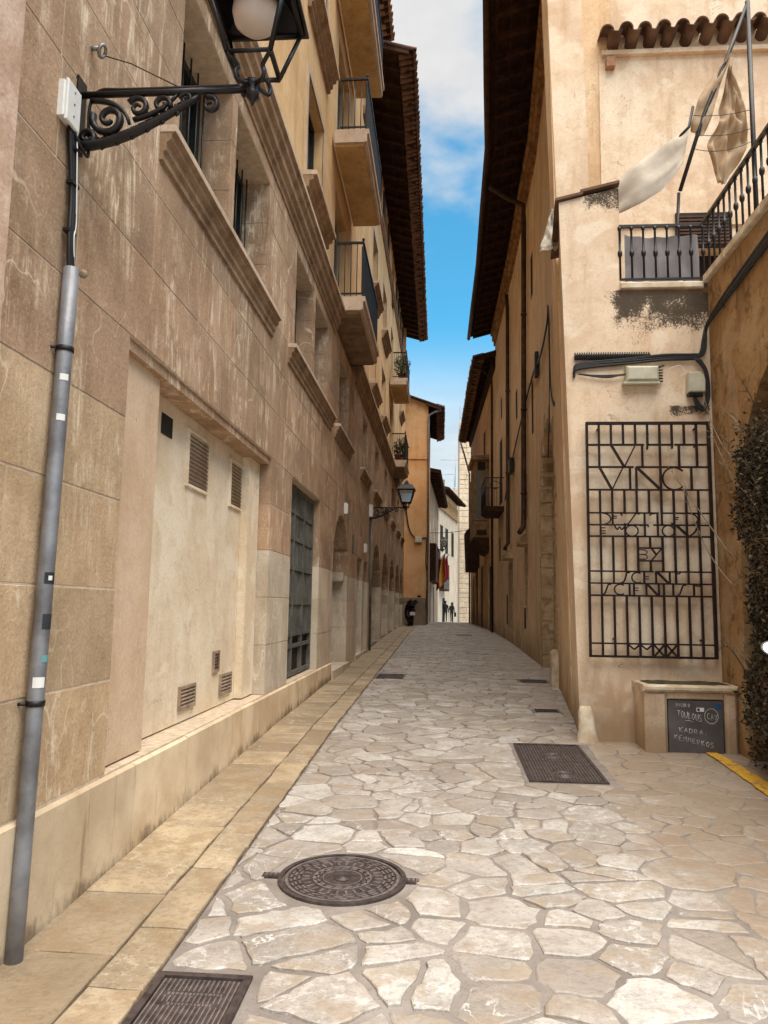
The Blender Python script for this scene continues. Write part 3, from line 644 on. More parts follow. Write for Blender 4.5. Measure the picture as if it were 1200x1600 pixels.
# upper walls
UW = [(10.1, 11.5), (20.1, 21.6), (23.7, 25.3), (33.9, 35.3)]; UD = [(12.95, 14.5), (27.7, 29.1)]
UR = [(a, b, z0, z1) for a, b in UW for z0, z1 in ((7.45, 9.12), (10.25, 11.92), (13.75, 14.75))] + [(a, b, z0, z1) for a, b in UD for z0, z1 in ((6.66, 8.95), (9.72, 11.95), (12.76, 14.7))]
UR += [(30.6, 31.8, 13.75, 14.75)]
zs = sorted(set([6.3, 15.35] + [r[2] for r in UR] + [r[3] for r in UR]))
uw = MB()
for i in range(len(zs)-1):
    for a, b in free_runs(.6, 36.3, zs[i], zs[i+1], UR, []): uw.box(UF, a, b, -.35, 0, zs[i], zs[i+1])
uwall = uw.build('upper_wall', 'plaster_ochre', apt)
mb = MB(); mb.box(Fr((0, 0), (1, 0), (0, 1)), -9, -2.26, .6, 36.28, 5.9, 15.4); mb.build('building_core', 'interior_dark', apt)
mb = MB(); mb.box(Fr((0, 0), (1, 0), (0, 1)), -9, -2.95, .6, 36.26, -.3, 5.9); mb.build('building_core', 'interior_dark', apt)
mb = MB(); mb.box(Fr((0, 0), (1, 0), (0, 1)), -8.98, -1.8, 36.24, 36.30, -.3, 15.3); mb.build('gable_wall', 'plaster_ochre', apt)
for (a, b, z0, z1) in UR:
    door = z0 in (6.66, 9.72, 12.76)
    mb = MB(); t = .06
    for q in ((a, a+t, z0, z1), (b-t, b, z0, z1), (a+t, b-t, z1-t, z1), (a+t, b-t, z0, z0+t), ((a+b)/2-.03, (a+b)/2+.03, z0+t, z1-t)): mb.box(UF, q[0], q[1], -.22, -.15, q[2], q[3])
    w = mb.build('balcony_door' if door else 'window', 'shutter_pale' if door or a > 19 else 'frame_green', apt)
    mb = MB(); mb.box(UF, a+.02, b-.02, -.205, -.19, z0+.01, z1-.02); mb.build('pane', 'glass_dark' if a < 19 or z0 > 13 else 'glass_grey', w)
    if not door and z0 < 13:
        sr = MB(); d = .12
        for q in ((a-d, a, z0, z1+d), (b, b+d, z0, z1+d), (a, b, z1, z1+d)): sr.box(UF, q[0], q[1], -.01, .012, q[2], q[3])
        sr.build('surround', 'balcony_stone', w)
        mb = MB(); mb.profile(UF, [(n*1.9+.01, z*1.35+z0) for n, z in SP], a-.25, b+.25); mb.build('sill', 'sill_stone', w); mb = MB(); mb.profile(UF, [(-.02, z0-.05), (.205, z0-.05), (.205, z0+.01), (-.02, z0+.025)], a-.255, b+.255); mb.build('sill_lit_top', 'balcony_stone', w)  # upper sills get the same added strip, top light as colour
    if z0 > 13:
        for s_, u in ((-1, a), (1, b)):
            mb = MB(); mb.box(UF, min(u, u+s_*.55), max(u, u+s_*.55), .006, .045, z0, z1-.02); sh = mb.build('shutter', 'shutter_green', w)
mb = MB(); mb.profile(UF, [(-.1, 13.2), (.05, 13.2), (.05, 13.27), (.1, 13.3), (.1, 13.4), (-.1, 13.44)], 17, 36.3); mb.build('upper_string_course', 'sill_stone', apt)
# balconies
def balcony(u0, u1, ztop, nout, soff, nb_side=4):
    e = nout
    mb = MB(); prof = [(-.1, ztop), (e, ztop), (e, ztop-.09), (e-.035, ztop-.09), (e-.035, ztop-.22), (e-.07, ztop-.24), (-.1, ztop-.24)]
    mb.profile(LF, prof, u0, u1)
    slab = mb.build('balcony', 'balcony_stone', apt)
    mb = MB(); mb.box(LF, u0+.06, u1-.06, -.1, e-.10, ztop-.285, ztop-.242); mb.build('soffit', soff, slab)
    h = .98; z0 = ztop; tr = MB(); n1 = e-.05; ua, ub = u0+.04, u1-.04
    tr.box(LF, ua-.02, ua+.02, -.02, n1-.02, z0+h-.035, z0+h); tr.box(LF, ub-.02, ub+.02, -.02, n1-.02, z0+h-.035, z0+h); tr.box(LF, ua-.02, ub+.02, n1-.018, n1+.02, z0+h-.035, z0+h)
    tr.box(LF, ua-.012, ua+.012, -.02, n1-.014, z0+.05, z0+.075); tr.box(LF, ub-.012, ub+.012, -.02, n1-.014, z0+.05, z0+.075); tr.box(LF, ua-.012, ub+.012, n1-.012, n1+.012, z0+.05, z0+.075)
    tr.build('railing', 'iron_black', slab)
    for u in (ua, ub):
        mb = MB(); mb.lathe(LF(u, n1, z0+h), [(.008, 0), (.016, .012), (.026, .035), (.024, .052), (.008, .066)], 10); mb.build('finial', 'iron_black', slab)
        for i in range(nb_side):
            n = .03 + (n1-.03)*i/nb_side; mb = MB(); mb.tube([LF(u, n, z0), LF(u, n, z0+h-.02)], .008, 6); mb.build('baluster', 'iron_black', slab)
    k = int((ub-ua)/.10); m0 = None
    for i in range(k+1):
        u = ua + (ub-ua)*i/k
        if m0 is None: mb = MB(); mb.box(WF, -.009, .009, -.009, .009, 0, h-.02); m0 = mb.build('baluster', 'iron_black', slab); o = m0
        else: o = link('baluster', m0.data, slab)
        o.location = LF(u, n1, z0)
    mb = MB(); mb.box(LF, ua+.03, ub-.03, n1-.028, n1-.02, z0+.08, z0+h-.06); mb.build('railing_mesh', 'iron_black', slab)
    return slab
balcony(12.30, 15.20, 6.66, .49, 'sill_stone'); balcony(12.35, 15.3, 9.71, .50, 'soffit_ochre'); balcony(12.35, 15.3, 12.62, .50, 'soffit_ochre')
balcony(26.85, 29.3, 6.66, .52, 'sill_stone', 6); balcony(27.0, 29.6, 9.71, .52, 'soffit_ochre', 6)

# eaves and tile roofs
TILE = None
def tile_mesh(r=.085, l=.42):
    mb = MB(); n = 8; ri = r-.016
    def arc(rr, y, taper): return [(rr*taper*math.cos(math.pi*i/n), y, rr*taper*math.sin(math.pi*i/n)) for i in range(n+1)]
    R0 = arc(r, 0, 1) + arc(ri, 0, 1)[::-1]; R1 = arc(r, -l, .85) + arc(ri, -l, .85)[::-1]
    mb.rings([R0, R1]); return mb
def roof_eave(parent, F, u0, u1, z, ov0, ov1, back, pitch, mat_tile='tile_clay', raf=.62, tiles=True, tile_from=0, edge='wood_rafter', name='roof', tsp=.215, soffit='wood_dark', nowall=0.0):
    """boarded overhang on rafters with a row of barrel tiles on its edge; ov0/ov1: overhang at u0/u1"""
    s = MB(); P = lambda u, n, zz: F(u, n, zz)
    def zt(n): return z + .02 - n*pitch
    L = u1-u0; ov = lambda u: ov0 + (ov1-ov0)*(u-u0)/L
    b = back
    s.hexa([P(u0,-b,zt(-b)), P(u1,-b,zt(-b)), P(u1,ov1,zt(ov1)), P(u0,ov0,zt(ov0)), P(u0,-b,zt(-b)+.05), P(u1,-b,zt(-b)+.05), P(u1,ov1,zt(ov1)+.05), P(u0,ov0,zt(ov0)+.05)])
    ro = s.build(name, soffit, parent)
    n = int(L/raf); m0 = None
    for i in range(n+1):
        u = u0 + .06 + (L-.12)*i/n; o_ = ov(u)-.10; mb = MB(); w = .045; h = .13
        mb.hexa([P(u-w,-.1,zt(-.1)-h), P(u+w,-.1,zt(-.1)-h), P(u+w,o_,zt(o_)-h*.8), P(u-w,o_,zt(o_)-h*.8), P(u-w,-.1,zt(-.1)-.003), P(u+w,-.1,zt(-.1)-.003), P(u+w,o_,zt(o_)-.003), P(u-w,o_,zt(o_)-.003)])
        mb.build('rafter', edge, ro)
    for fr in (.33, .62, .86):
        mb = MB(); a0, a1 = ov0*fr, ov1*fr
        mb.hexa([P(u0+.01,a0,zt(a0)-.03), P(u1-.01,a1,zt(a1)-.03), P(u1-.01,a1+.04,zt(a1+.04)-.03), P(u0+.01,a0+.04,zt(a0+.04)-.03), P(u0+.01,a0,zt(a0)-.005), P(u1-.01,a1,zt(a1)-.005), P(u1-.01,a1+.04,zt(a1+.04)-.005), P(u0+.01,a0+.04,zt(a0+.04)-.005)]); mb.build('batten', edge, ro)
    # roof slope covered in tiles
    mb = MB(); e0, e1 = ov0+.02, ov1+.02
    mb.hexa([P(u0,-b,zt(-b)+.053), P(u1,-b,zt(-b)+.053), P(u1,e1,zt(e1)+.053), P(u0,e0,zt(e0)+.053), P(u0,-b,zt(-b)+.09), P(u1,-b,zt(-b)+.09), P(u1,e1,zt(e1)+.09), P(u0,e0,zt(e0)+.09)]); mb.build('roof_slope', mat_tile, ro)
    if tiles:
        k = int(L/tsp); proto = None; ang = math.atan(pitch)
        RR = random.Random(4)
        for i in range(k):
            u = u0 + (i+.5)*L/k
            if proto is None: proto = tile_mesh().build('tile', mat_tile, ro); o = proto
            else: o = link('tile', proto.data, ro)
            nn = ov(u) + .07 + RR.uniform(-.015, .015); p = P(u, nn, zt(nn)+.075)
            o.location = p; o.rotation_euler = (-ang, RR.uniform(-.05, .05), math.atan2(-F.n.x, F.n.y) + RR.uniform(-.03, .03))
            if i % 1 == 0:
                o2 = link('tile', proto.data, ro); o2.location = P(u+L/k/2, nn-.02, zt(nn-.02)+.125); o2.rotation_euler = (-ang, math.pi, math.atan2(-F.n.x, F.n.y))
    return ro
roof_eave(apt, UF, 16.9, 37.2, 15.05, 1.19, 1.10, 5.5, .30, 'tile_dark')
roof_eave(apt, UF, .6, 17.4, 15.55, .62, .62, 5.5, .30, 'tile_clay')
# nearer pink-rendered neighbour at the far left edge
pk = thing0('neighbour_house', 'rough pinkish rendered house edge at the top left beside the brown stone wall', 'building')
mb = MB(); mb.box(LF, .5, 2.86, -7, .02, -.4, 14); mb.build('wall', 'plaster_pink', pk)
# ------------------------------------------------------------------ right: cream corner house with terrace
FF = Fr((0, 8.0), (1, 0), (0, -1))                          # front wall, u = X, n towards the camera
ch = thing0('corner_house', 'cream plastered corner house with small terrace facing the camera on the right', 'building')
mb = MB()
A = [(1.40, -.2), (2.80, -.2), (2.80, 4.84), (1.885, 4.84), (1.885, 6.04), (1.245, 5.88)]; dx = [.17, 0, 0, 0, 0, .22]
ra = []; 
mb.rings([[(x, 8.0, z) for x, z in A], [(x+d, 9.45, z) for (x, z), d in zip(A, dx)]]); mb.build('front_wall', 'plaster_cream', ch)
UFr = Fr((0, 9.42), (1, 0), (0, -1))
mb = MB(); mb.poly(UFr, [(1.57, 4.0), (2.98, 4.0), (2.98, 6.0), (1.46, 6.0)], -.5, 0); mb.box(UFr, 3.5, 7, -.5, 0, 4.5, 6.0); mb.poly(UFr, [(1.46, 6.0), (7, 6.0), (7, 14.5), (1.24, 14.5), (1.36, 9.3)], -.5, 0); mb.build('upper_wall', 'plaster_cream', ch)
mb = MB(); mb.box(UFr, 2.0, 6.99, 0.001, .035, 6.3, 8.66); mb.build('plaster_panel', 'plaster_cream', ch)
mb = MB(); mb.box(UFr, 2.98, 3.5, -.25, -.2, 4.9, 6.0); dw = mb.build('terrace_door', 'wood_door', ch)
mb = MB(); mb.box(UFr, 2.90, 3.58, .02, .06, 6.0, 6.45); sh = mb.build('shutter', 'wood_door', ch)
for i in range(9): mb = MB(); mb.box(UFr, 2.94, 3.54, .06, .075, 6.03+i*.044, 6.055+i*.044); mb.build('slat', 'copper_pipe', sh)
mb = MB(); mb.box(UFr, 1.95, 2.2, .04, .16, 6.02, 6.26); lb = mb.build('wall_lamp', 'iron_black', ch)
mb = MB(); mb.box(UFr, 1.95, 7, -4, -.5, 4.5, 14.4); mb.build('house_core', 'plaster_cream', ch)
mb = MB(); mb.box(FF, 1.88, 6.0, -1.41, -.02, 4.842, 4.90); mb.build('terrace_floor', 'sill_stone', ch)
mb = MB(); mb.cham(FF, 1.875, 2.74, -.05, .035, 4.88, 4.955, .012); mb.build('terrace_ledge', 'curb_white', ch)
# coping slabs on the little tower wall
for i, (x0, z0, x1, z1) in enumerate(((1.20, 5.885, 1.50, 5.955), (1.47, 5.975, 1.89, 6.075))):
    mb = MB(); h = .03; y0, y1 = 7.96, 9.4
    mb.hexa([(x0,y0,z0), (x1,y0,z1), (x1+.15,y1,z1), (x0+.15,y1,z0), (x0,y0,z0+h), (x1,y0,z1+h), (x1+.15,y1,z1+h), (x0+.15,y1,z0+h)]); mb.build('coping_slab', 'tile_dark', ch)
# row of barrel tiles above the plaster panel
te = MB(); te.box(UFr, 2.03, 6.9, .036, .10, 8.62, 8.68); tr = te.build('tile_ledge', 'plaster_cream', ch)
proto = None; RR = random.Random(8)
for i in range(20):
    u = 2.06 + i*.235
    for inv in (0, 1):
        if proto is None: proto = tile_mesh(.088, .34).build('tile', 'tile_dark', tr); o = proto
        else: o = link('tile', proto.data, tr)
        p = UFr(u + inv*.118, .30 - inv*.03 + RR.uniform(-.015, .015), 8.70 + inv*.075 + u*.045)
        o.location = p; o.rotation_euler = (-.28, math.pi*inv + RR.uniform(-.06, .06), math.pi + RR.uniform(-.05, .05))
mb = MB(); mb.box(UFr, 2.08, 2.19, .035, .13, 8.44, 8.57); mb.build('brick_stub', 'tile_clay', ch)
# terrace railing: twisted balusters with collars
def fancy_baluster():
    mb = MB(); pts = []; h = .60
    mb.lathe((0,0,0), [(.012, 0), (.012, .26), (.022, .275), (.026, .30), (.022, .325), (.012, .34), (.012, .56), (.020, .57), (.020, .60)], 8); return mb
rail = MB(); rail.box(FF, 1.88, 2.76, -.015, .015, 5.575, 5.605)
rl = rail.build('terrace_railing', 'iron_black', ch); fb = None
mb = MB(); mb.box(FF, 1.88, 2.76, -.012, .012, 4.985, 5.005); mb.build('bottom_rail', 'iron_black', rl)
for i in range(8):
    if fb is None: fb = fancy_baluster().build('baluster', 'iron_black', rl); o = fb
    else: o = link('baluster', fb.data, rl)
    o.location = FF(1.885 + i*.124, 0, 4.985)
mb = MB(); n = 14; vs = []
for i in range(n+1):
    for j in range(5): u = 1.95 + .78*i/n; vs.append(FF(u, -.08 + .018*math.sin(i*1.9+j*.6) + .01*math.sin(j*2+i*.7), 5.0 + .53*j/4 - (.03*math.sin(math.pi*i/n) if j == 4 else 0)))
mb.quadmesh(vs, [(i*5+j, (i+1)*5+j, (i+1)*5+j+1, i*5+j+1) for i in range(n) for j in range(4)], True)
sc_ = mb.build('privacy_screen', 'screen_grey', None, False, label='grey fabric screen tied behind the short terrace railing', cat='screen')
# ------------------------------------------------------------------ right: brown terrace wall with archway
TW = thing0('terrace_wall', 'ochre brown weathered wall with archway along the right edge', 'wall')
TF = Fr((2.78, 0), (0, 1), (-1, 0)); TA = [(4.35, 7.38, 2.35, 1.45)]
mb = MB()
for q in (arch_pieces(4.0, 7.99, 2.35, 4.93, TA)): mb.poly(TF, q, -.5, 0)
mb.box(TF, 7.38, 7.99, -.5, 0, -.2, 2.35); mb.box(TF, 3.2, 4.35, -.5, 0, -.2, 2.35); mb.box(TF, 3.2, 4.0, -.5, 0, 2.35, 4.93); mb.build('wall', 'plaster_terrace', TW)
mb = MB(); mb.quadmesh([TF(4.2,-.49,-.2), TF(7.5,-.49,-.2), TF(7.5,-2.5,-.2), TF(4.2,-2.5,-.2), TF(4.2,-.49,4.2), TF(7.5,-.49,4.2), TF(7.5,-2.5,4.2), TF(4.2,-2.5,4.2)], [(0,3,7,4), (1,5,6,2), (3,2,6,7), (4,7,6,5)]); mb.build('archway_recess', 'plaster_terrace', TW, False)
mb = MB(); mb.box(TF, 3.2, 8.0, -3, -.52, 4.6, 4.92); mb.build('terrace_deck', 'sill_stone', TW)
u = 3.2
while u < 7.95:
    e = min(7.99, u+R.uniform(.7, 1.1)); mb = MB(); mb.cham(TF, u+.003, e-.003, -.3, .05, 4.935, 5.02 + R.uniform(-.004, .004), .012); mb.build('ledge_stone', 'curb_white', TW); u = e
rr = MB(); rr.box(TF, 3.2, 8.02, -.015, .02, 5.62, 5.655); rr.box(TF, 3.2, 8.0, -.012, .012, 5.04, 5.06); rl2 = rr.build('railing', 'iron_black', TW)
for i in range(31):
    o = link('baluster', fb.data, rl2); o.location = TF(7.9 - i*.15, 0, 5.035)
# cable runs under the ledge
def cable(path, r=.012, parent=None, n=5, name='cable', mat='cable_black', **kw):
    mb = MB(); mb.tube(smooth_path(path, n), r, 7); return mb.build(name, mat, parent, **kw)
cb = thing0('cable_bundle', 'thick bundle of black cables running across the cream wall and along the brown wall', 'cables')
RR = random.Random(2)
for i in range(7):
    d = i*.014; j = lambda: RR.uniform(-.012, .012)
    cable([TF(3.3, .03+d*.3, 4.72+d+j()), TF(5, .03+d*.3, 4.70+d+j()), TF(6.5, .03, 4.60+d+j()), TF(7.4, .03, 4.52+d+j()), TF(7.9, .04, 4.44+d*.5), FF(2.73-d*.3, .05, 4.30+d*.4), FF(2.71-d*.5, .05, 4.16+j()), FF(2.60, .04, 4.10+d*.6), FF(2.3, .04, 4.085+d*.7+j()), FF(1.9, .035, 4.05+d*.7+j()), FF(1.45, .03, 4.01+d*.7), FF(1.375, .035, 3.97+d*.5)], .011, cb)
for i in range(4):
    d = i*.016; cable([FF(2.66-d, .05, 4.1), FF(2.73-d*.5, .06, 3.95), FF(2.74-d*.6, .06, 3.70), FF(2.68, .06, 3.545+d), FF(2.61+d*.3, .05, 3.60+d), FF(2.585, .04, 3.74)], .010, cb)
for i in range(3): cable([FF(2.3, .05, 4.03), FF(2.1-i*.1, .05, 3.96-i*.01), FF(1.7, .04, 3.93-i*.012), FF(1.42, .03, 3.95)], .007, cb)
cable([FF(2.34, .05, 3.99), FF(2.45, .07, 4.02), FF(2.50, .06, 3.95), FF(2.44, .05, 3.9)], .004, cb, mat='plastic_white')
mb = MB(); mb.box(FF, 1.385, 2.17, .002, .03, 4.115, 4.165)
for i in range(32): mb.tube([FF(1.39+i*.0245, .03, 4.10), FF(1.39+i*.0245, .045, 4.14), FF(1.39+i*.0245, .03, 4.18)], .008, 6)
mb.build('corrugated_conduit', 'cable_black', cb)
jb = thing0('junction_box', 'long beige junction box under the black cables on the cream wall', 'junction box')
mb = MB(); mb.cham(FF, 1.90, 2.225, .0, .12, 3.85, 4.01, .02); mb.build('body', 'plastic_beige', jb)
mb = MB(); mb.box(FF, 1.87, 2.235, .0, .10, 3.825, 3.848); mb.build('base', 'plastic_beige', jb)
for i in range(5): mb = MB(); mb.tube([FF(2.24+.0*i, .05, 3.86+i*.03), FF(2.28, .05, 3.86+i*.03)], .008, 6); mb.build('gland', 'cable_black', jb)
jb2 = thing0('meter_box', 'beige round-shouldered box in the corner beside the brown wall', 'junction box')
mb = MB(); mb.rings([[FF(u, n, z) for u, z in ((2.52, 3.73), (2.69, 3.73), (2.695, 3.86), (2.68, 3.91), (2.65, 3.945), (2.525, 3.94))] for n in (.0, .10)] + [[FF(2.605+(u-2.605)*.9, .115, 3.835+(z-3.835)*.9) for u, z in ((2.52, 3.73), (2.69, 3.73), (2.695, 3.86), (2.68, 3.91), (2.65, 3.945), (2.525, 3.94))]]); mb.build('lid', 'plastic_beige', jb2)
mb = MB(); mb.box(FF, 2.53, 2.68, .01, .09, 3.70, 3.728); mb.build('base', 'cable_black', jb2)
# ------------------------------------------------------------------ wrought iron sign grille
sg = thing0('sign_grille', 'dark iron lattice sign with openwork letters on the cream front wall', 'sign')
U0s, Zt, cw = 1.485, 3.405, .1222
def P2(c, v): return U0s + c*cw, Zt - v
def bar(c0, v0, c1, v1, w=.020, nm='bar', n0=.075, n1=.100):
    (a, za), (b, zb) = P2(c0, v0), P2(c1, v1); dx, dz = b-a, zb-za; l = math.hypot(dx, dz); px, pz = -dz/l*w/2, dx/l*w/2
    mb = MB(); mb.poly(FF, [(a-px, za-pz), (b-px, zb-pz), (b+px, zb+pz), (a+px, za+pz)], n0, n1); return mb.build(nm, 'iron_sign', sg)
def arc(c, v, rx, rz, a0, a1, w=.018, n=18, nm='letter'):
    mb = MB(); u, z = P2(c, v); pts = [FF(u+rx*math.cos(rad(a0+(a1-a0)*i/n)), .088, z+rz*math.sin(rad(a0+(a1-a0)*i/n))) for i in range(n+1)]
    mb.tube(pts, w/2, 6); return mb.build(nm, 'iron_sign', sg)
def path(pts, w=.016, nm='letter'):
    mb = MB(); q = [FF(*(lambda t: (t[0], .088, t[1]))(P2(c, v))) for c, v in pts]; mb.tube(smooth_path(q, 5), w/2, 6); return mb.build(nm, 'iron_sign', sg)
r = [0, .226, .458, .693, .931, 1.053, 1.170, 1.287, 1.416, 1.524, 1.645, 1.767, 2.243, 2.370]
bar(-.08, 0, 10.08, 0, .028, 'frame', .07, .106); bar(-.08, 2.37, 10.08, 2.37, .022, 'frame', .07, .106); bar(0, 0, 0, 2.37, .024, 'frame', .071, .105); bar(10, 0, 10, 2.37, .030, 'frame', .071, .105)
H = lambda c0, c1, v, w=.016: bar(c0, v, c1, v, w, 'rail', .078, .098)
V = lambda c, v0, v1, w=.020: bar(c, v0, c, v1, w, 'bar', .074, .101)
for c in range(1, 10): V(c, 0, r[1])
H(0, 4.7, r[1], .02); H(5, 7.05, r[1], .02); H(7.2, 10, r[1], .02); bar(5, r[1]-.01, 4.95, r[1]+.05, .016, 'letter'); bar(7.05, r[1]-.01, 6.98, r[1]+.04, .016, 'letter'); bar(8.9, r[1], 8.75, r[1]+.03, .014, 'letter')
V(1, r[1], r[2]); bar(2, r[1], 3.05, r[2], .024, 'letter'); bar(3.05, r[2], 4, r[1], .012, 'letter'); V(4.55, r[1], r[2]); V(6, r[1], r[2]); V(7.55, r[1], r[2]); V(9, r[1], r[2])
H(0, 3.8, r[2], .02); H(4.02, 8.95, r[2], .02); H(9, 10, r[2], .02)
bar(1, r[2], 2, r[3], .024, 'letter'); bar(2, r[3], 2.95, r[2], .012, 'letter'); V(3.5, r[2], r[3]); V(4.02, r[2], r[3]); bar(4.05, r[2], 6, r[3], .024, 'letter'); V(6, r[2], r[3])
arc(7.1, .576, .115, .115, 42, 318, .020); V(8.5, r[2], r[3])
H(0, 10, r[3], .018)
for c in range(1, 10): V(c, r[3], r[4])
H(0, 5.75, r[4]); H(6, 10, r[4]); H(0, 4.9, r[5]); H(5.3, 10, r[5]); H(0, 10, r[6], .018)
for c in (1, 2, 4.6, 5.65, 6, 7, 8, 9): V(c, r[4], r[5], .016)
for c in (1, 3, 4.6, 5.65, 7, 8, 9): V(c, r[5], r[6], .016)
arc(1.15, .992, .085, .058, -80, 85, .016); 
for v in (.965, .985): bar(2.05, v, 2.35, v, .010, 'letter')
path([(4.2, .945), (3.95, .935), (3.7, .97), (3.45, 1.01), (3.2, 1.045), (2.9, 1.04)]); path([(5.0, .955), (5.2, .94), (5.5, .935)]); path([(2.8, .96), (2.7, .935), (3.2, .935)])
bar(7.1, .975, 7.35, .975, .010, 'letter'); bar(7.1, .995, 7.3, .995, .010, 'letter'); arc(8.2, .992, .085, .058, -85, 80, .016); path([(8.95, .945), (8.7, .93), (7.6, .935)])
for v in (1.085, 1.115, 1.14): bar(1.05, v, 1.4, v, .010, 'letter')
path([(2.15, 1.06), (2.35, 1.10), (2.55, 1.075), (2.75, 1.10), (3.0, 1.06)]); arc(3.55, 1.112, .062, .056, 0, 360, .016); arc(6.5, 1.112, .060, .056, 0, 360, .016); path([(4.2, 1.06), (4.8, 1.055), (4.9, 1.075)])
bar(7.2, 1.06, 8.1, 1.165, .022, 'letter'); path([(8.95, 1.0), (8.8, 1.08), (8.55, 1.13), (8.2, 1.165)], .020); path([(6.75, 1.03), (7.0, 1.05), (7.3, 1.06)])
for c in (1, 2, 3, 4, 6, 7, 8, 9): V(c, r[6], r[9])
V(5, r[6], r[7]); V(5, r[8], r[9]); H(4, 6, r[7]); H(4, 6, r[8])
for v in (1.305, 1.352, 1.40): bar(4.08, v, 4.55, v, .010, 'letter')
arc(4.5, 1.330, .028, .022, -90, 90, .010); arc(4.5, 1.378, .030, .022, -90, 90, .010); bar(5.1, 1.29, 5.45, 1.35, .016, 'letter'); bar(5.9, 1.29, 5.1, 1.41, .012, 'letter')
H(0, 5.2, r[9]); H(5.35, 7.3, r[9]); H(7.3, 10, r[9]); H(0, 10, r[10]); H(0, 10, r[11], .018)
for c in (1, 2, 6.5, 7, 8, 9): V(c, r[9], r[10], .016)
path([(3.3, 1.535), (3.05, 1.54), (2.95, 1.585), (2.8, 1.625), (2.55, 1.64)], .018); arc(3.9, 1.585, .055, .052, 55, 305, .016); V(4.45, r[9], r[10], .016)
for v in (1.575, 1.598): bar(4.5, v, 4.8, v, .010, 'letter')
V(5.4, r[9], r[10], .016); bar(5.45, r[9], 6.45, r[10], .020, 'letter'); path([(7.0, 1.53), (7.2, 1.545), (7.35, 1.53)])
for c in (1, 3.25, 3.6, 4.6, 5.6, 6, 6.75, 8.4, 9): V(c, r[10], r[11], .016)
path([(1.75, 1.655), (1.55, 1.66), (1.4, 1.70), (1.25, 1.745), (1.05, 1.762)], .018); arc(2.5, 1.706, .058, .052, 55, 305, .016)
for v in (1.69, 1.715): bar(3.65, v, 3.95, v, .010, 'letter')
bar(4.65, r[10], 5.55, r[11], .020, 'letter'); path([(7.8, 1.655), (7.55, 1.66), (7.4, 1.70), (7.25, 1.745), (7.0, 1.762)], .018); path([(8.5, 1.655), (8.8, 1.665), (8.9, 1.65)])
for c in range(1, 10): V(c, r[11], r[12])
H(0, 10, r[12])
for c in (1, 2, 3, 4, 5, 6, 7, 8, 9): V(c, r[12], r[13])
for a in (3, 4):
    bar(a+.05, r[12]+.01, a+.5, r[12]+.055, .014, 'letter'); bar(a+.5, r[12]+.055, a+.95, r[12]+.01, .014, 'letter')
for a in (5, 6): bar(a+.05, r[12], a+.95, r[13], .016, 'letter'); bar(a+.95, r[12], a+.05, r[13], .016, 'letter')
for c, v in ((2, 2.2), (9, 2.2), (1, .05), (9, .05)):
    mb = MB(); u, z = P2(c, v); mb.tube([FF(u, -.02, z), FF(u, .075, z)], .010, 6); mb.build('bracket', 'iron_sign', sg)
# ------------------------------------------------------------------ meter cabinet in a masonry block
cabn = thing0('meter_cabinet', 'low masonry block with mossy top and grey metal door with chalk scribbles', 'cabinet')
mb = MB(); y1 = 7.995; gy = g(8)
def cab(x0, x1, ya, z0, z1, nm, mt, c=.012): mb = MB(); mb.cham(FF, x0, x1, .0, ya, z0, z1, c); return mb.build(nm, mt, cabn)
cab(1.92, 2.13, .42, 0, .735, 'pier', 'plaster_cream', .03); cab(2.655, 2.775, .42, 0, .735, 'pier', 'plaster_cream', .03); cab(2.131, 2.654, .40, .665, .734, 'lintel', 'plaster_cream'); cab(2.131, 2.654, .37, 0, .664, 'back', 'interior_dark')
cab(1.90, 2.776, .455, .736, .80, 'top_slab', 'curb_white', .02)
mb = MB(); vs = []; 
RR = random.Random(6)
for i in range(15):
    for j in range(5): vs.append(FF(1.96 + .78*i/14 + RR.uniform(-.01, .01), .04 + .34*j/4 + RR.uniform(-.02, .02), .803 + RR.uniform(0, .016)*(1 if 0 < i < 14 and 0 < j < 4 else 0)))
mb.quadmesh(vs, [(i*5+j, (i+1)*5+j, (i+1)*5+j+1, i*5+j+1) for i in range(14) for j in range(4)]); mb.build('moss', 'moss', cabn, False)
mb = MB(); mb.cham(FF, 2.137, 2.640, .371, .405, .125, .655, .006); door = mb.build('cabinet_door', 'cabinet_grey', cabn)
DX, DZ = 2.14, .655
def chalk(pts, w=.0022):
    mb = MB(); mb.tube([FF(DX+x*.5, .4065, DZ-z*.53) for x, z in pts], w, 5); mb.build('chalk_mark', 'chalk', door)
GL = {'T': [[(0,0),(1,.05)],[(.5,0),(.45,1)]], 'O': [[(.5,0),(.1,.3),(.1,.8),(.5,1),(.9,.7),(.9,.25),(.5,0)]], 'U': [[(0,0),(.1,.8),(.5,1),(.9,.8),(1,0)]], 'L': [[(.2,0),(.1,1),(.9,.9)]], 'K': [[(.1,0),(.2,1)],[(.9,0),(.2,.5),(1,1)]], 'A': [[(0,1),(.5,0),(1,1)],[(.2,.6),(.8,.65)]], 'D': [[(.1,0),(.1,1),(.8,.8),(.9,.3),(.1,0)]], 'R': [[(.1,1),(.1,0),(.8,.2),(.7,.5),(.1,.55),(.9,1)]], 'E': [[(.9,0),(.1,.1),(.1,.95),(.9,1)],[(.1,.5),(.7,.5)]], 'N': [[(.1,1),(.1,0),(.9,1),(.9,0)]], 'M': [[(0,1),(.15,0),(.5,.7),(.85,0),(1,1)]], 'S': [[(.9,.1),(.3,0),(.1,.3),(.8,.6),(.7,.95),(0,1)]], 'I': [[(.5,0),(.5,1)]], 'C': [[(.9,.1),(.4,0),(.1,.5),(.4,1),(.95,.9)]], 'Y': [[(0,0),(.5,.5),(1,0)],[(.5,.5),(.3,1)]], '.': [[(.3,.9),(.5,1)]]}
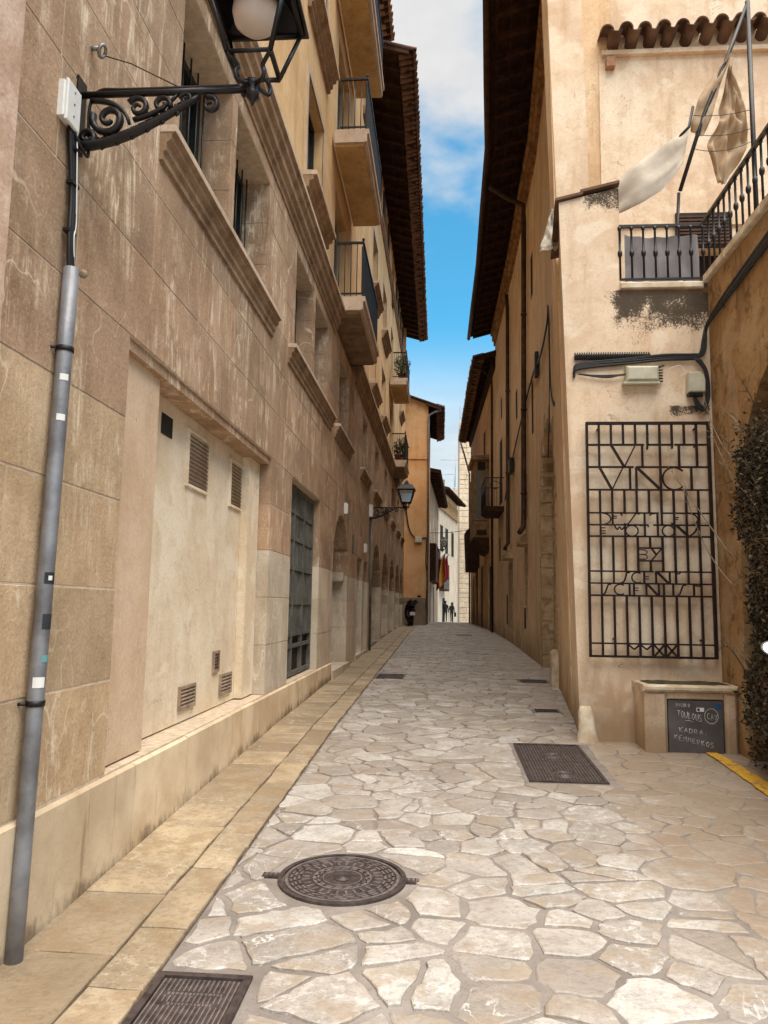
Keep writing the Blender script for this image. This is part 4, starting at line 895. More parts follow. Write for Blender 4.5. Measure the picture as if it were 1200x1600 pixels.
def scribble(txt, x, z, w, h, slope=0.0):
    for i, c in enumerate(txt):
        for st in GL.get(c, []): chalk([(x+i*w+q[0]*w*.75+RR.uniform(-.004, .004), z+slope*i+q[1]*h+RR.uniform(-.004, .004)) for q in st])
scribble('NICOLO', .13, .05, .045, .06); scribble('TOULOUS', .16, .17, .066, .11, .012); scribble('KADRA.', .18, .46, .092, .085, .010); scribble('KENMERKOS', .09, .59, .082, .085, .016)
chalk([(.30, .345), (.38, .345), (.44, .37)]); scribble('CAY', .70, .21, .07, .10, .012); chalk([(.78+.125*math.cos(i*.35), .26+.13*math.sin(i*.35)) for i in range(19)])
mb = MB(); mb.box(FF, DX+.255, DX+.325, .4055, .4075, DZ-.098, DZ-.062); mb.build('sticker', 'plastic_white', door)
mb = MB(); mb.box(FF, DX+.262, DX+.285, .4076, .409, DZ-.092, DZ-.068); mb.build('sticker', 'sticker_dark', door)
mb = MB(); mb.box(FF, DX+.43, DX+.478, .4055, .4075, DZ-.075, DZ-.025); mb.build('sticker', 'sticker_blue', door)
# corner guard stone
mb = MB(); vs = []
for (w, d, z, ox) in ((.115, .12, .05, 0), (.112, .115, .18, .0), (.085, .09, .30, -.005), (.07, .075, .48, -.012), (.05, .05, .535, -.014)):
    vs.append([(1.455+ox+w*math.cos(a)*(1+.06*math.sin(3*a+z*9)), 7.99+d*math.sin(a)*(1+.06*math.cos(2*a+z*7)), z) for a in [i*math.pi/7 for i in range(14)]])
mb.rings(vs, True, True); mb.build('guard_stone', 'curb_white', None, label='small whitish conical guard stone at the foot of the cream wall corner', cat='guard stone')
# ------------------------------------------------------------------ torn awning on poles
aw = thing0('awning_post', 'tall dark metal pole with slanting arm above the terrace at upper right', 'pole')
def Pa(x, z, y=8.2): return (x, y, z)
mb = MB(); mb.tube([Pa(3.40, 4.93), Pa(3.41, 8.35)], .028, 8); mb.build('pole', 'iron_black', aw)
mb = MB(); mb.tube([Pa(3.40, 8.30), Pa(3.16, 7.66), Pa(2.86, 6.92), Pa(2.60, 6.10)], .022, 8); mb.build('arm', 'iron_black', aw)
mb = MB(); mb.tube([Pa(2.60, 6.10, 8.25), Pa(2.585, 5.5, 8.35), Pa(2.58, 4.93, 8.4)], .018, 8); mb.build('stay', 'iron_black', aw)
mb = MB(); mb.tube([Pa(2.77, 7.09), Pa(2.72, 6.85), Pa(2.60, 6.72)], .016, 8); mb.build('hook', 'iron_black', aw)
for a, b, sg_ in (((2.75, 6.95), (3.38, 7.0), .03), ((2.76, 6.73), (3.38, 6.78), .05), ((2.76, 6.55), (3.36, 6.62), .06)):
    mb = MB(); mb.tube(catenary(Pa(*a, 8.15), Pa(*b, 8.15), sg_), .004, 5); mb.build('wire', 'cable_black', aw)
def cloth(A, B, nu, nv, fold, name, mat, label, amp=.04):
    """ruled surface between two polylines with folds in depth"""
    A = smooth_path(A, 8); B = smooth_path(B, 8); mb = MB(); vs = []; n = min(len(A), len(B))
    for i in range(n):
        for j in range(nv+1):
            t = j/nv; p = A[i].lerp(B[i], t); nz = noise.noise(Vector((t*5.0, i*fold*.35, len(A)*.7))); n2 = noise.noise(Vector((t*11.0, i*fold*.8, 3.1))); p = p + Vector((.25*amp*n2, amp*(2.2*nz + .9*n2), .2*amp*nz)); vs.append(p)
    mb.quadmesh(vs, [(i*(nv+1)+j, (i+1)*(nv+1)+j, (i+1)*(nv+1)+j+1, i*(nv+1)+j+1) for i in range(n-1) for j in range(nv)], True)
    o = mb.build(name, mat, None, False, label=label, cat='awning'); md = o.modifiers.new('t', 'SOLIDIFY'); md.thickness = .004; return o
cloth([Pa(1.87, 6.20), Pa(2.15, 6.42, 8.15), Pa(2.45, 6.64), Pa(2.72, 6.83)], [Pa(1.90, 5.83), Pa(2.15, 5.90, 8.05), Pa(2.42, 6.10, 8.1), Pa(2.64, 6.42)], 0, 8, .25, 'awning_cloth', 'canvas_pale', 'pale sagging awning strip stretched from the coping to the slanting arm', .03)
cloth([Pa(2.74, 6.80), Pa(2.80, 7.10), Pa(2.98, 7.42), Pa(3.18, 7.68)], [Pa(2.86, 6.72), Pa(2.98, 6.98), Pa(3.06, 7.3), Pa(3.20, 7.66)], 0, 6, .5, 'awning_cloth', 'canvas', 'tan awning cloth gathered tightly along the slanting arm', .05)
cloth([Pa(3.19, 7.60, 8.25), Pa(3.12, 7.2, 8.3), Pa(3.06, 6.92, 8.3), Pa(2.95, 6.66, 8.3), Pa(3.06, 6.25, 8.3)], [Pa(3.23, 7.60, 8.25), Pa(3.33, 7.2, 8.25), Pa(3.38, 6.9, 8.3), Pa(3.36, 6.62, 8.3), Pa(3.12, 6.22, 8.3)], 0, 20, .45, 'awning_cloth', 'canvas', 'tan awning cloth hanging in folds beside the tall pole', .06)
cloth([(1.315, 9.0, 6.35), (1.26, 8.95, 6.15), (1.18, 8.9, 5.90), (1.14, 8.85, 5.72)], [(1.34, 9.0, 6.35), (1.36, 9.0, 6.15), (1.38, 8.95, 5.95), (1.37, 8.9, 5.80)], 0, 8, .6, 'cloth_rag', 'canvas_pale', 'small whitish cloth hanging from the coping over the lane', .05)
# ------------------------------------------------------------------ right: old rendered houses along the lane
def seg_frames(pts):
    out = []
    for i in range(len(pts)-1):
        d = Vector((pts[i+1][0]-pts[i][0], pts[i+1][1]-pts[i][1])); out.append((Fr(pts[i], d, (-d.y, d.x)), d.length))
    return out
def at_y(frames, pts, y):
    """frame of the wall stretch at depth y, and u along it"""
    for i, (F, L) in enumerate(frames):
        if y <= pts[i+1][1] or i == len(frames)-1: return F, (y-pts[i][1])/(pts[i+1][1]-pts[i][1])*L
R1P = [(1.56, 9.45), (1.77, 11.6), (2.02, 16.1), (2.05, 22.0), (1.97, 28.4)]; R1 = seg_frames(R1P)
oh = thing0('old_house', 'old ochre house with deep dark eaves and walled-up portal right of the lane', 'building')
for i, (F, L) in enumerate(R1):
    mb = MB(); op = []
    if i == 1:
        ar = [(.9, 4.0, 3.5, 1.45)]
        mb.box(F, -.02, .9, -.5, 0, -.3, 3.5); mb.box(F, 4.0, L+.02, -.5, 0, -.3, 3.5)
        for q in arch_pieces(-.02, L+.02, 3.5, 12.1, ar): mb.poly(F, q, -.5, 0)
    elif i == 0:
        B0 = [F(0, -.6, -.3), F(L+.02, -.5, -.3), F(L+.02, 0, -.3), F(0, 0, -.3)]; T0 = [F(0, -.6, 12.1), F(L+.02, -.5, 12.1), F(L+.02, 0, 12.1), (1.30, 9.45, 12.1)]
        mb.hexa(B0 + T0)
    else: mb.box(F, -.02, L+.02, -.5, 0, -.3, 12.1)
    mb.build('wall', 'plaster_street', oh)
F, L = R1[1]
mb = MB(); mb.box(F, .85, 4.05, -.45, -.24, -.3, 5.1); mb.build('portal_infill', 'rough_stone', oh)
RR = random.Random(31)
for side in (0, 1):
    z = g(13)-.05
    while z < 4.9:
        h = RR.uniform(.24, .42); w = RR.uniform(.16, .40)
        if z+h < 3.7: a = .9 if side == 0 else 4.0
        else:
            t = min(1, (z+h*.5-3.5)/1.45); a = 2.45 + (-1 if side == 0 else 1)*1.55*math.sqrt(max(.02, 1-t*t))
        u0, u1 = (a-w, a+.03) if side == 0 else (a-.03, a+w)
        mb = MB(); mb.cham(F, u0, u1, -.23, .006+RR.uniform(0, .008), z+.006, z+h-.006, .02); mb.build('portal_stone', 'rough_stone', oh); z += h
# infill courses inside the portal
z = g(14)
while z < 4.6:
    h = RR.uniform(.22, .40); u = .93 + (.0 if z < 3.5 else (z-3.5)*.55); e1 = 3.97 - (.0 if z < 3.5 else (z-3.5)*.55)
    while u < e1-.1:
        l = min(RR.uniform(.35, .8), e1-u); mb = MB(); mb.cham(F, u+.006, u+l-.006, -.26, -.225+RR.uniform(-.006, .012), z+.006, z+h-.006, .018); mb.build('infill_stone', 'rough_stone', oh); u += l
    z += h
mb = MB(); mb.cham(F, .62, 1.05, -.2, .10, -.1, .85, .05); mb.build('guard_block', 'curb_white', oh)
# stone window remnants, corbels and slits
def patch(y0, y1, z0, z1, mat, pr, nm, c=.02, base=oh, fr=(R1, R1P), back=-.05):
    F, u = at_y(*fr, (y0+y1)/2); w = (y1-y0)/2; mb = MB(); mb.cham(F, u-w, u+w, back, pr, z0, z1, c); return mb.build(nm, mat, base)
for i in range(7): patch(18.45+RR.uniform(-.1, .1), 19.0+RR.uniform(-.12, .1), 3.25+i*.21, 3.455+i*.21, 'rough_stone', .02+RR.uniform(0, .015), 'quoin_stone')
patch(18.3, 19.2, 3.0, 3.12, 'rough_stone', .20, 'corbel'); patch(18.4, 19.1, 3.12, 3.24, 'rough_stone', .13, 'corbel'); 
for i in range(7): patch(18.5+RR.uniform(-.1, .1), 18.95+RR.uniform(-.1, .1), 1.3+i*.24, 1.535+i*.24, 'rough_stone', .012, 'quoin_stone')
patch(18.9, 19.3, 1.0, 1.5, 'interior_dark', .004, 'slit_window', .001)
for i in range(8): patch(22.4+RR.uniform(-.15, .1), 23.5+RR.uniform(-.1, .15), .9+i*.24, 1.135+i*.24, 'rough_stone', .015, 'quoin_stone')
patch(22.3, 23.7, 2.92, 3.08, 'rough_stone', .22, 'corbel'); patch(22.5, 23.5, 3.08, 3.3, 'rough_stone', .12, 'corbel')
patch(23.9, 24.3, 1.0, 1.9, 'interior_dark', .004, 'slit_window', .001); patch(23.7, 24.2, 3.6, 4.3, 'interior_dark', .004, 'slit_window', .001)
patch(20.8, 21.25, 6.7, 7.5, 'interior_dark', .004, 'slit_window', .001); patch(16.9, 17.3, 8.6, 9.6, 'interior_dark', .004, 'slit_window', .001); patch(17.0, 17.3, 5.4, 6.6, 'interior_dark', .004, 'slit_window', .001)
for i, (F, L) in enumerate(R1):                             # weathered fascia beam and eaves
    mb = MB(); mb.profile(F, [(-.1, 11.35), (.06, 11.35), (.06, 11.5), (.12, 11.55), (.12, 11.72), (.18, 11.76), (.18, 11.9), (-.1, 11.9)], -.02, L+.02); mb.build('fascia_beam', 'wood_fascia', oh)
    roof_eave(oh, F, -.03, L+.03, 11.98, 1.06-.03*i, 1.03-.03*i, 4.0, .30, 'tile_dark', .55, tiles=False)
gp = []
for i, (F, L) in enumerate(R1): gp += [F(0, 1.12-.03*i, 11.66), F(L*.5, 1.11-.03*i, 11.66)]
gp.append(R1[-1][0](R1[-1][1]+.05, 1.0, 11.66))
mb = MB(); mb.tube(gp, .065, 8); mb.build('gutter', 'copper_pipe', oh)
def wpt(y, n, z, fr=(R1, R1P)):
    F, u = at_y(*fr, y); return F(u, n, z)
def downpipe(path, r, parent, mat='copper_pipe', clamps=()):
    mb = MB(); mb.tube(path, r, 10); o = mb.build('downpipe', mat, parent)
    for c in clamps: mb = MB(); mb.lathe((c[0], c[1], c[2]-.02), [(r*1.25, 0), (r*1.25, .05)], 10); mb.build('clamp', mat, o)
    return o
downpipe([wpt(17.5, .95, 11.55), wpt(17.6, .6, 11.35), wpt(17.7, .12, 11.15), wpt(17.8, .10, 10.8), wpt(18.3, .10, 3.6), wpt(18.25, .12, 3.4), wpt(18.1, .22, 3.25)], .062, oh, clamps=[wpt(17.95, .1, 8.5), wpt(18.1, .1, 6.2), wpt(18.25, .1, 4.2)])
downpipe([wpt(22.7, .12, 11.0), wpt(22.75, .09, 10.6), wpt(22.9, .09, 3.4), wpt(22.8, .2, 3.2)], .058, oh, clamps=[wpt(22.8, .09, 8), wpt(22.85, .09, 5.5)])
lc = thing0('wall_cable', 'black cable rising in a loop and running down the lane-side wall of the old house', 'cables')
for d in (0, .02, .045):
    cable([FF(1.375, .04, 3.97-d), (1.50, 9.3, 4.15-d), (1.60, 10.4, 4.45-d), wpt(11.9, .05, 4.7-d), wpt(12.5, .05, 5.2), wpt(12.55, .06, 6.3-d), wpt(12.72, .06, 6.62-d), wpt(13.0, .05, 6.45-d), wpt(14.6, .05, 6.4-d), wpt(16.8, .05, 6.6-d), wpt(19.5, .05, 6.2-d), wpt(22.2, .06, 5.6-d), wpt(24.2, .05, 4.9-d)], .014, lc)
cable([wpt(12.55, .06, 5.6), wpt(12.5, .07, 4.6), wpt(12.45, .09, 4.2), wpt(12.6, .09, 3.95), wpt(12.7, .08, 4.2), wpt(12.6, .06, 4.8)], .007, lc)
mb = MB(); 
F, u = at_y(R1, R1P, 15.6); mb.box(F, u-.12, u+.12, .02, .10, 6.25, 6.75); mb.build('cable_box', 'cable_black', lc)
F, u = at_y(R1, R1P, 22.0); mb = MB(); mb.box(F, u-.3, u+.3, .02, .14, 5.35, 5.75); mb.build('cable_box', 'cable_black', lc)
# farther house on the right
R2P = [(1.98, 28.41), (1.93, 30.3), (1.6, 43.0)]; R2 = seg_frames(R2P); r2 = (R2, R2P)
fh = thing0('lane_house', 'darker ochre house with wooden bay window and iron balcony on the right', 'building')
for i, (F, L) in enumerate(R2):
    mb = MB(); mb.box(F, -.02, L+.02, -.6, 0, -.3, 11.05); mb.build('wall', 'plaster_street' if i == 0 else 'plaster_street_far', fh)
    mb = MB(); mb.profile(F, [(-.1, 10.5), (.05, 10.5), (.10, 10.6), (.10, 10.75), (.14, 10.8), (.14, 10.87), (-.1, 10.87)], -.02, L+.02); mb.build('fascia_beam', 'wood_dark', fh)
    roof_eave(fh, F, 0 if i else -.4, L, 10.97, .80, .80 if i == 0 else .62, 4.0, .30, 'tile_dark', .5, tiles=True)
mb = MB(); mb.box(WF, 2.75, 9, 10.2, 42.9, -.3, 9.6); mb.build('house_core', 'interior_dark', fh)
mb = MB(); mb.box(WF, 1.6, 8, 42.9, 43.1, -.3, 11.0); mb.build('gable_wall', 'plaster_street_far', fh)
downpipe([wpt(28.9, .78, 10.7, r2), wpt(28.95, .5, 10.6, r2), wpt(29.0, .1, 10.3, r2), wpt(29.05, .08, 9.9, r2), wpt(29.1, .08, .5, r2)], .045, fh, 'copper_pipe')
downpipe([wpt(42.5, .62, 10.7, r2), wpt(42.55, .4, 10.0, r2), wpt(42.6, .1, 8.9, r2), wpt(42.7, .08, .6, r2)], .05, fh, 'zinc')
def patch2(*a, **k): return patch(*a, base=fh, fr=r2, **k)
for y0, y1, z1 in ((29.6, 30.9, 3.1), (33.6, 35.2, 3.3), (36.6, 38.0, 3.2), (39.6, 41.0, 3.0)):
    d = patch2(y0, y1, .3, z1, 'wood_door', .02, 'house_door', c=.005)
    for q in (y0-.12, y1): 
        F, u = at_y(*r2, q+.06); mb = MB(); mb.box(F, u-.06, u+.06, -.05, .06, .3, z1+.12); mb.build('door_jamb', 'plaster_street_far', d)
patch(25.6, 26.5, 5.0, 7.2, 'interior_dark', .004, 'balcony_door', c=.002); patch(26.4, 26.8, 3.1, 3.9, 'interior_dark', .004, 'slit_window', c=.002); patch(25.6, 26.0, 7.9, 8.6, 'interior_dark', .004, 'slit_window', c=.002)
patch2(33.0, 34.0, 8.0, 9.2, 'interior_dark', .004, 'slit_window', c=.002); patch2(37.0, 38.0, 6.0, 8.2, 'interior_dark', .004, 'slit_window', c=.002)
def small_balcony(parent, fr, y0, y1, z, n1, h=.95):
    F, u0 = at_y(*fr, y0); u1 = u0 + (y1-y0); mb = MB(); mb.profile(F, [(-.05, z-.16), (n1*.75, z-.16), (n1, z-.05), (n1, z), (-.05, z)], u0, u1); s = mb.build('balcony', 'wood_rafter', parent)
    mb = MB(); mb.box(F, u0, u0+.025, 0, n1-.03, z+h-.03, z+h); mb.box(F, u1-.025, u1, 0, n1-.03, z+h-.03, z+h); mb.box(F, u0, u1, n1-.029, n1, z+h-.03, z+h); mb.build('railing', 'iron_black', s)
    for i in range(5):
        for u in (u0+.012, u1-.012): mb = MB(); n = n1-.02-(n1-.05)*i/5; mb.tube([F(u, n, z), F(u, n, z+h-.02)], .009, 6); mb.build('baluster', 'iron_black', s)
    k = int((y1-y0)/.13)
    for i in range(k): mb = MB(); u = u0+.05+(u1-u0-.1)*i/(k-1); mb.tube([F(u, n1-.015, z), F(u, n1-.015, z+h-.02)], .009, 6); mb.build('baluster', 'iron_black', s)
    return s
sb_ = small_balcony(oh, (R1, R1P), 25.0, 27.2, 4.78, .62)
F, u = at_y(R1, R1P, 25.6)
cable([F(u-.55, .1, 5.5), F(u-.52, .3, 5.62), F(u-.55, .45, 5.5), F(u-.52, .3, 5.36), F(u-.55, .15, 5.42)], .010, sb_, name='scroll', mat='iron_black')
# wooden glazed bay
F, u0 = at_y(*r2, 31.2); u1 = u0+2.6; nB = .62
mb = MB(); mb.box(F, u0, u1, .0, nB, 5.0, 5.08); mb.box(F, u0+.05, u1-.05, 0, nB-.05, 7.0, 7.55); bay = mb.build('bay_window', 'wood_bay', fh)
mb = MB(); mb.profile(F, [(0, 7.5), (nB+.04, 7.5), (nB+.10, 7.58), (nB+.10, 7.66), (0, 7.72)], u0-.06, u1+.06); mb.build('cornice', 'wood_bay', bay)
mb = MB(); mb.box(F, u0+.01, u1-.01, 0, nB-.005, 4.32, 4.98); mb.build('parapet_panel', 'wood_bay', bay)
mb = MB(); mb.profile(F, [(0, 3.7), (.15, 3.75), (nB*.7, 4.1), (nB+.04, 4.22), (nB+.04, 4.31), (0, 4.31)], u0-.03, u1+.03); mb.build('corbel', 'wood_rafter', bay)
for z0, z1 in ((4.42, 4.62),):
    mb = MB(); mb.box(F, u0-.012, u0+.008, .10, nB-.10, z0, z1); mb.build('moulding', 'wood_rafter', bay)
for n0, n1 in ((0, .07), (nB-.08, nB), (nB*.5-.03, nB*.5+.03)):
    mb = MB(); mb.box(F, u0, u0+.06, n0, n1, 5.08, 7.0); mb.build('mullion', 'wood_bay', bay)
for i in range(6): mb = MB(); u = u0+.06+(u1-u0-.12)*i/5; mb.box(F, u-.035, u+.035, nB-.06, nB-.002, 5.082, 6.998); mb.build('mullion', 'wood_bay', bay)
mb = MB(); mb.box(F, u0+.03, u0+.04, .07, nB-.08, 5.08, 7.0); mb.box(F, u0+.06, u1-.06, nB-.04, nB-.03, 5.08, 7.0); mb.build('pane', 'glass_grey', bay)
mb = MB(); mb.box(F, u0+.035, u0+.052, .16, nB-.16, 7.08, 7.42); mb.build('upper_light', 'interior_dark', bay)
mb = MB(); mb.box(F, u0+.04, u0+.049, .15, nB-.15, 7.1, 7.4); mb.build('upper_light', 'glass_dark', bay)
F, u0 = at_y(*r2, 36.5); mb = MB(); mb.hexa([F(u0, 0, 3.2), F(u0+2, 0, 3.2), F(u0+2, .55, 3.2), F(u0, .55, 3.2), F(u0, 0, 5.6), F(u0+2, 0, 5.6), F(u0+2, .62, 5.1), F(u0, .62, 5.1)]); mb.build('timber_bay', 'wood_dark', fh)

# ------------------------------------------------------------------ far end of the lane
ohs = thing0('orange_house', 'narrow orange rendered house with overhanging tiled roof jutting into the lane', 'building')
mb = MB(); mb.rings([[(-1.86, y, -.2), (-.70, y, -.2), (-.70, y, 11.25), (-1.86, y, 11.75)] for y in (36.5, 43.5)]); mb.build('wall', 'plaster_orange', ohs)
mb = MB(); mb.box(WF, -1.85, -.697, 36.47, 36.499, .1, 1.9); mb.build('base_band', 'plaster_grey', ohs)
mb = MB(); mb.box(WF, -1.84, -.68, 36.45, 36.497, 8.55, 8.75); mb.build('string_band', 'plaster_orange', ohs)
OFr = Fr((-.70, 36.5), (0, 1), (1, 0)); roof_eave(ohs, OFr, -.25, 7, 11.25, .72, .72, 1.2, .36, 'tile_dark', .7, tiles=True)
downpipe([(-.05, 36.4, 10.95), (-.4, 36.42, 10.85), (-.66, 36.42, 10.7), (-.67, 36.42, 10.3), (-.67, 36.42, .7)], .05, ohs, 'zinc')
cable([(-1.8, 36.44, 6.9), (-1.6, 36.44, 5.3), (-1.3, 36.44, 4.75), (-1.0, 36.44, 4.72), (-.72, 36.44, 4.75)], .03, ohs)
mb = MB(); mb.cham(Fr((0, 36.49), (1, 0), (0, -1)), -1.28, -.95, 0, .12, 4.5, 4.78, .02); mb.build('junction_box', 'plastic_beige', ohs)
cable([(-.73, 36.44, 4.7), (-.76, 36.44, 3.6), (-.70, 36.44, 2.9), (-.74, 36.44, 1.4)], .02, ohs)
def facade(name, label, p0, p1, ztop, mat, depth=5):
    t = thing0(name, label, 'building'); d = Vector((p1[0]-p0[0], p1[1]-p0[1])); F = Fr(p0, d, (d.y, -d.x)); L = d.length
    mb = MB(); mb.box(F, 0, L, -depth, 0, -.8, ztop); mb.build('wall', mat, t); return t, F, L
def rwin(t, F, u, w, z0, z1, mat='glass_dark', shut='shutter_green', nm='window'):
    mb = MB(); mb.box(F, u-w/2, u+w/2, -.05, .008, z0, z1); o = mb.build(nm, mat, t)
    if shut:
        for s_ in (-1, 1): mb = MB(); a = u+s_*w/2; mb.box(F, min(a, a+s_*w*.5), max(a, a+s_*w*.5), .012, .06, z0, z1); mb.build('shutter', shut, o)
    return o
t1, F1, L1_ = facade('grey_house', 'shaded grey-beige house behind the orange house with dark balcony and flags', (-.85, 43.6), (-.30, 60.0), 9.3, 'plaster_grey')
for u in (3.5, 7.5, 11.5, 14.5): rwin(t1, F1, u, 1.0, 5.6, 7.4, shut=None)
for u in (4, 9): rwin(t1, F1, u, 1.3, .2, 2.8, 'wood_door', None, 'house_door')
mb = MB(); mb.box(F1, 1.5, 9.0, 0, .45, 3.0, 3.2); bb = mb.build('balcony', 'wood_rafter', t1)
mb = MB(); mb.box(F1, 1.5, 9.0, .40, .45, 3.2, 5.2); mb.box(F1, 1.5, 1.55, 0, .399, 3.2, 5.2); mb.build('awning_screen', 'wood_dark', bb)
roof_eave(t1, F1, 0, L1_, 9.35, .75, .75, 4, .2, 'tile_dark', 1.0, tiles=False)
t2, F2, L2_ = facade('white_house', 'sunlit white house with a loggia under its eaves at the lane end', (-.30, 60.0), (1.40, 71.2), 10.9, 'plaster_white')
for u in (1.6, 4.4, 8.0): rwin(t2, F2, u, .6, 5.9, 8.0)
for u in (2.2, 5.2): rwin(t2, F2, u, .7, 2.9, 5.0, nm='balcony_door')
mb = MB(); mb.box(F2, .6, 3.4, 0, .4, 2.75, 2.9); b_ = mb.build('balcony', 'wood_rafter', t2); mb = MB(); mb.box(F2, .6, 3.4, .36, .4, 2.9, 3.7); mb.box(F2, .6, .64, 0, .359, 2.9, 3.7); mb.build('railing', 'iron_black', b_)
rwin(t2, F2, 8.4, .9, -.2, 1.9, 'wood_door', None, 'arched_door'); rwin(t2, F2, 3.0, 1.4, -.2, 2.2, 'interior_dark', None, 'house_door')
mb = MB(); mb.box(F2, .3, L2_-.3, -.02, .02, 9.35, 10.4); lg = mb.build('loggia', 'wood_rafter', t2)
for i in range(17): mb = MB(); u = .4+(L2_-.8)*i/16; mb.box(F2, u-.12, u+.12, .02, .10, 9.35, 10.4); mb.build('post', 'plaster_ochre', lg)
mb = MB(); mb.box(F2, 0, L2_, 0, .14, 9.22, 9.34); mb.build('string_course', 'sill_stone', t2)
roof_eave(t2, F2, 0, L2_, 10.95, .85, .85, 4, .25, 'tile_dark', .8, tiles=False)
tw = thing0('stone_tower', 'tall pale stone building rising behind the right eaves at the lane end', 'building')
mb = MB(); mb.box(WF, 1.62, 5.5, 73.0, 80, -1, 19.3); mb.build('core', 'mortar_pale', tw)
TWF = Fr((0, 73.0), (1, 0), (0, -1)); RR = random.Random(12); z = -.6
while z < 19.2:
    h = RR.uniform(.38, .62); u = 1.62
    while u < 3.4:
        l = RR.uniform(.5, 1.1); mb = MB(); mb.cham(TWF, u+.012, min(3.6, u+l)-.012, -.1, .05+RR.uniform(0, .05), z+.012, min(19.28, z+h)-.012, .03); mb.build('stone_block', 'tower_stone', tw); u += l
    z += h
cable([(1.66, 72.9, 19.5), (1.66, 72.9, 20.8)], .02, tw, mat='zinc', name='mast')
bt = thing0('terrace_block', 'pale rooftop terrace block with thin railing far behind the dark eaves', 'building')
mb = MB(); mb.box(WF, -3.4, 2.6, 90, 96, -1, 15.4); mb.build('wall', 'plaster_white', bt)
mb = MB(); mb.box(WF, -2.0, .3, 88.5, 89.9, -1, 16.2); mb.build('stair_tower', 'plaster_grey', bt)
rp = MB(); rp.tube([(-1.2, 89.95, 16.9), (1.4, 89.95, 17.1)], .03, 6); rp.tube([(-1.2, 89.95, 15.3), (-1.2, 89.95, 16.9)], .03, 6); rp.tube([(1.4, 89.95, 15.3), (1.4, 89.95, 17.1)], .03, 6); rp.build('railing', 'zinc', bt)
an = MB(); an.tube([(1.5, 89, 15.4), (1.5, 89, 19.2)], .035, 6); an.tube([(-.2, 89, 18.6), (2.2, 89, 18.6)], .025, 6); an.build('antenna', 'zinc', None, label='thin television antenna on the far rooftop', cat='antenna')
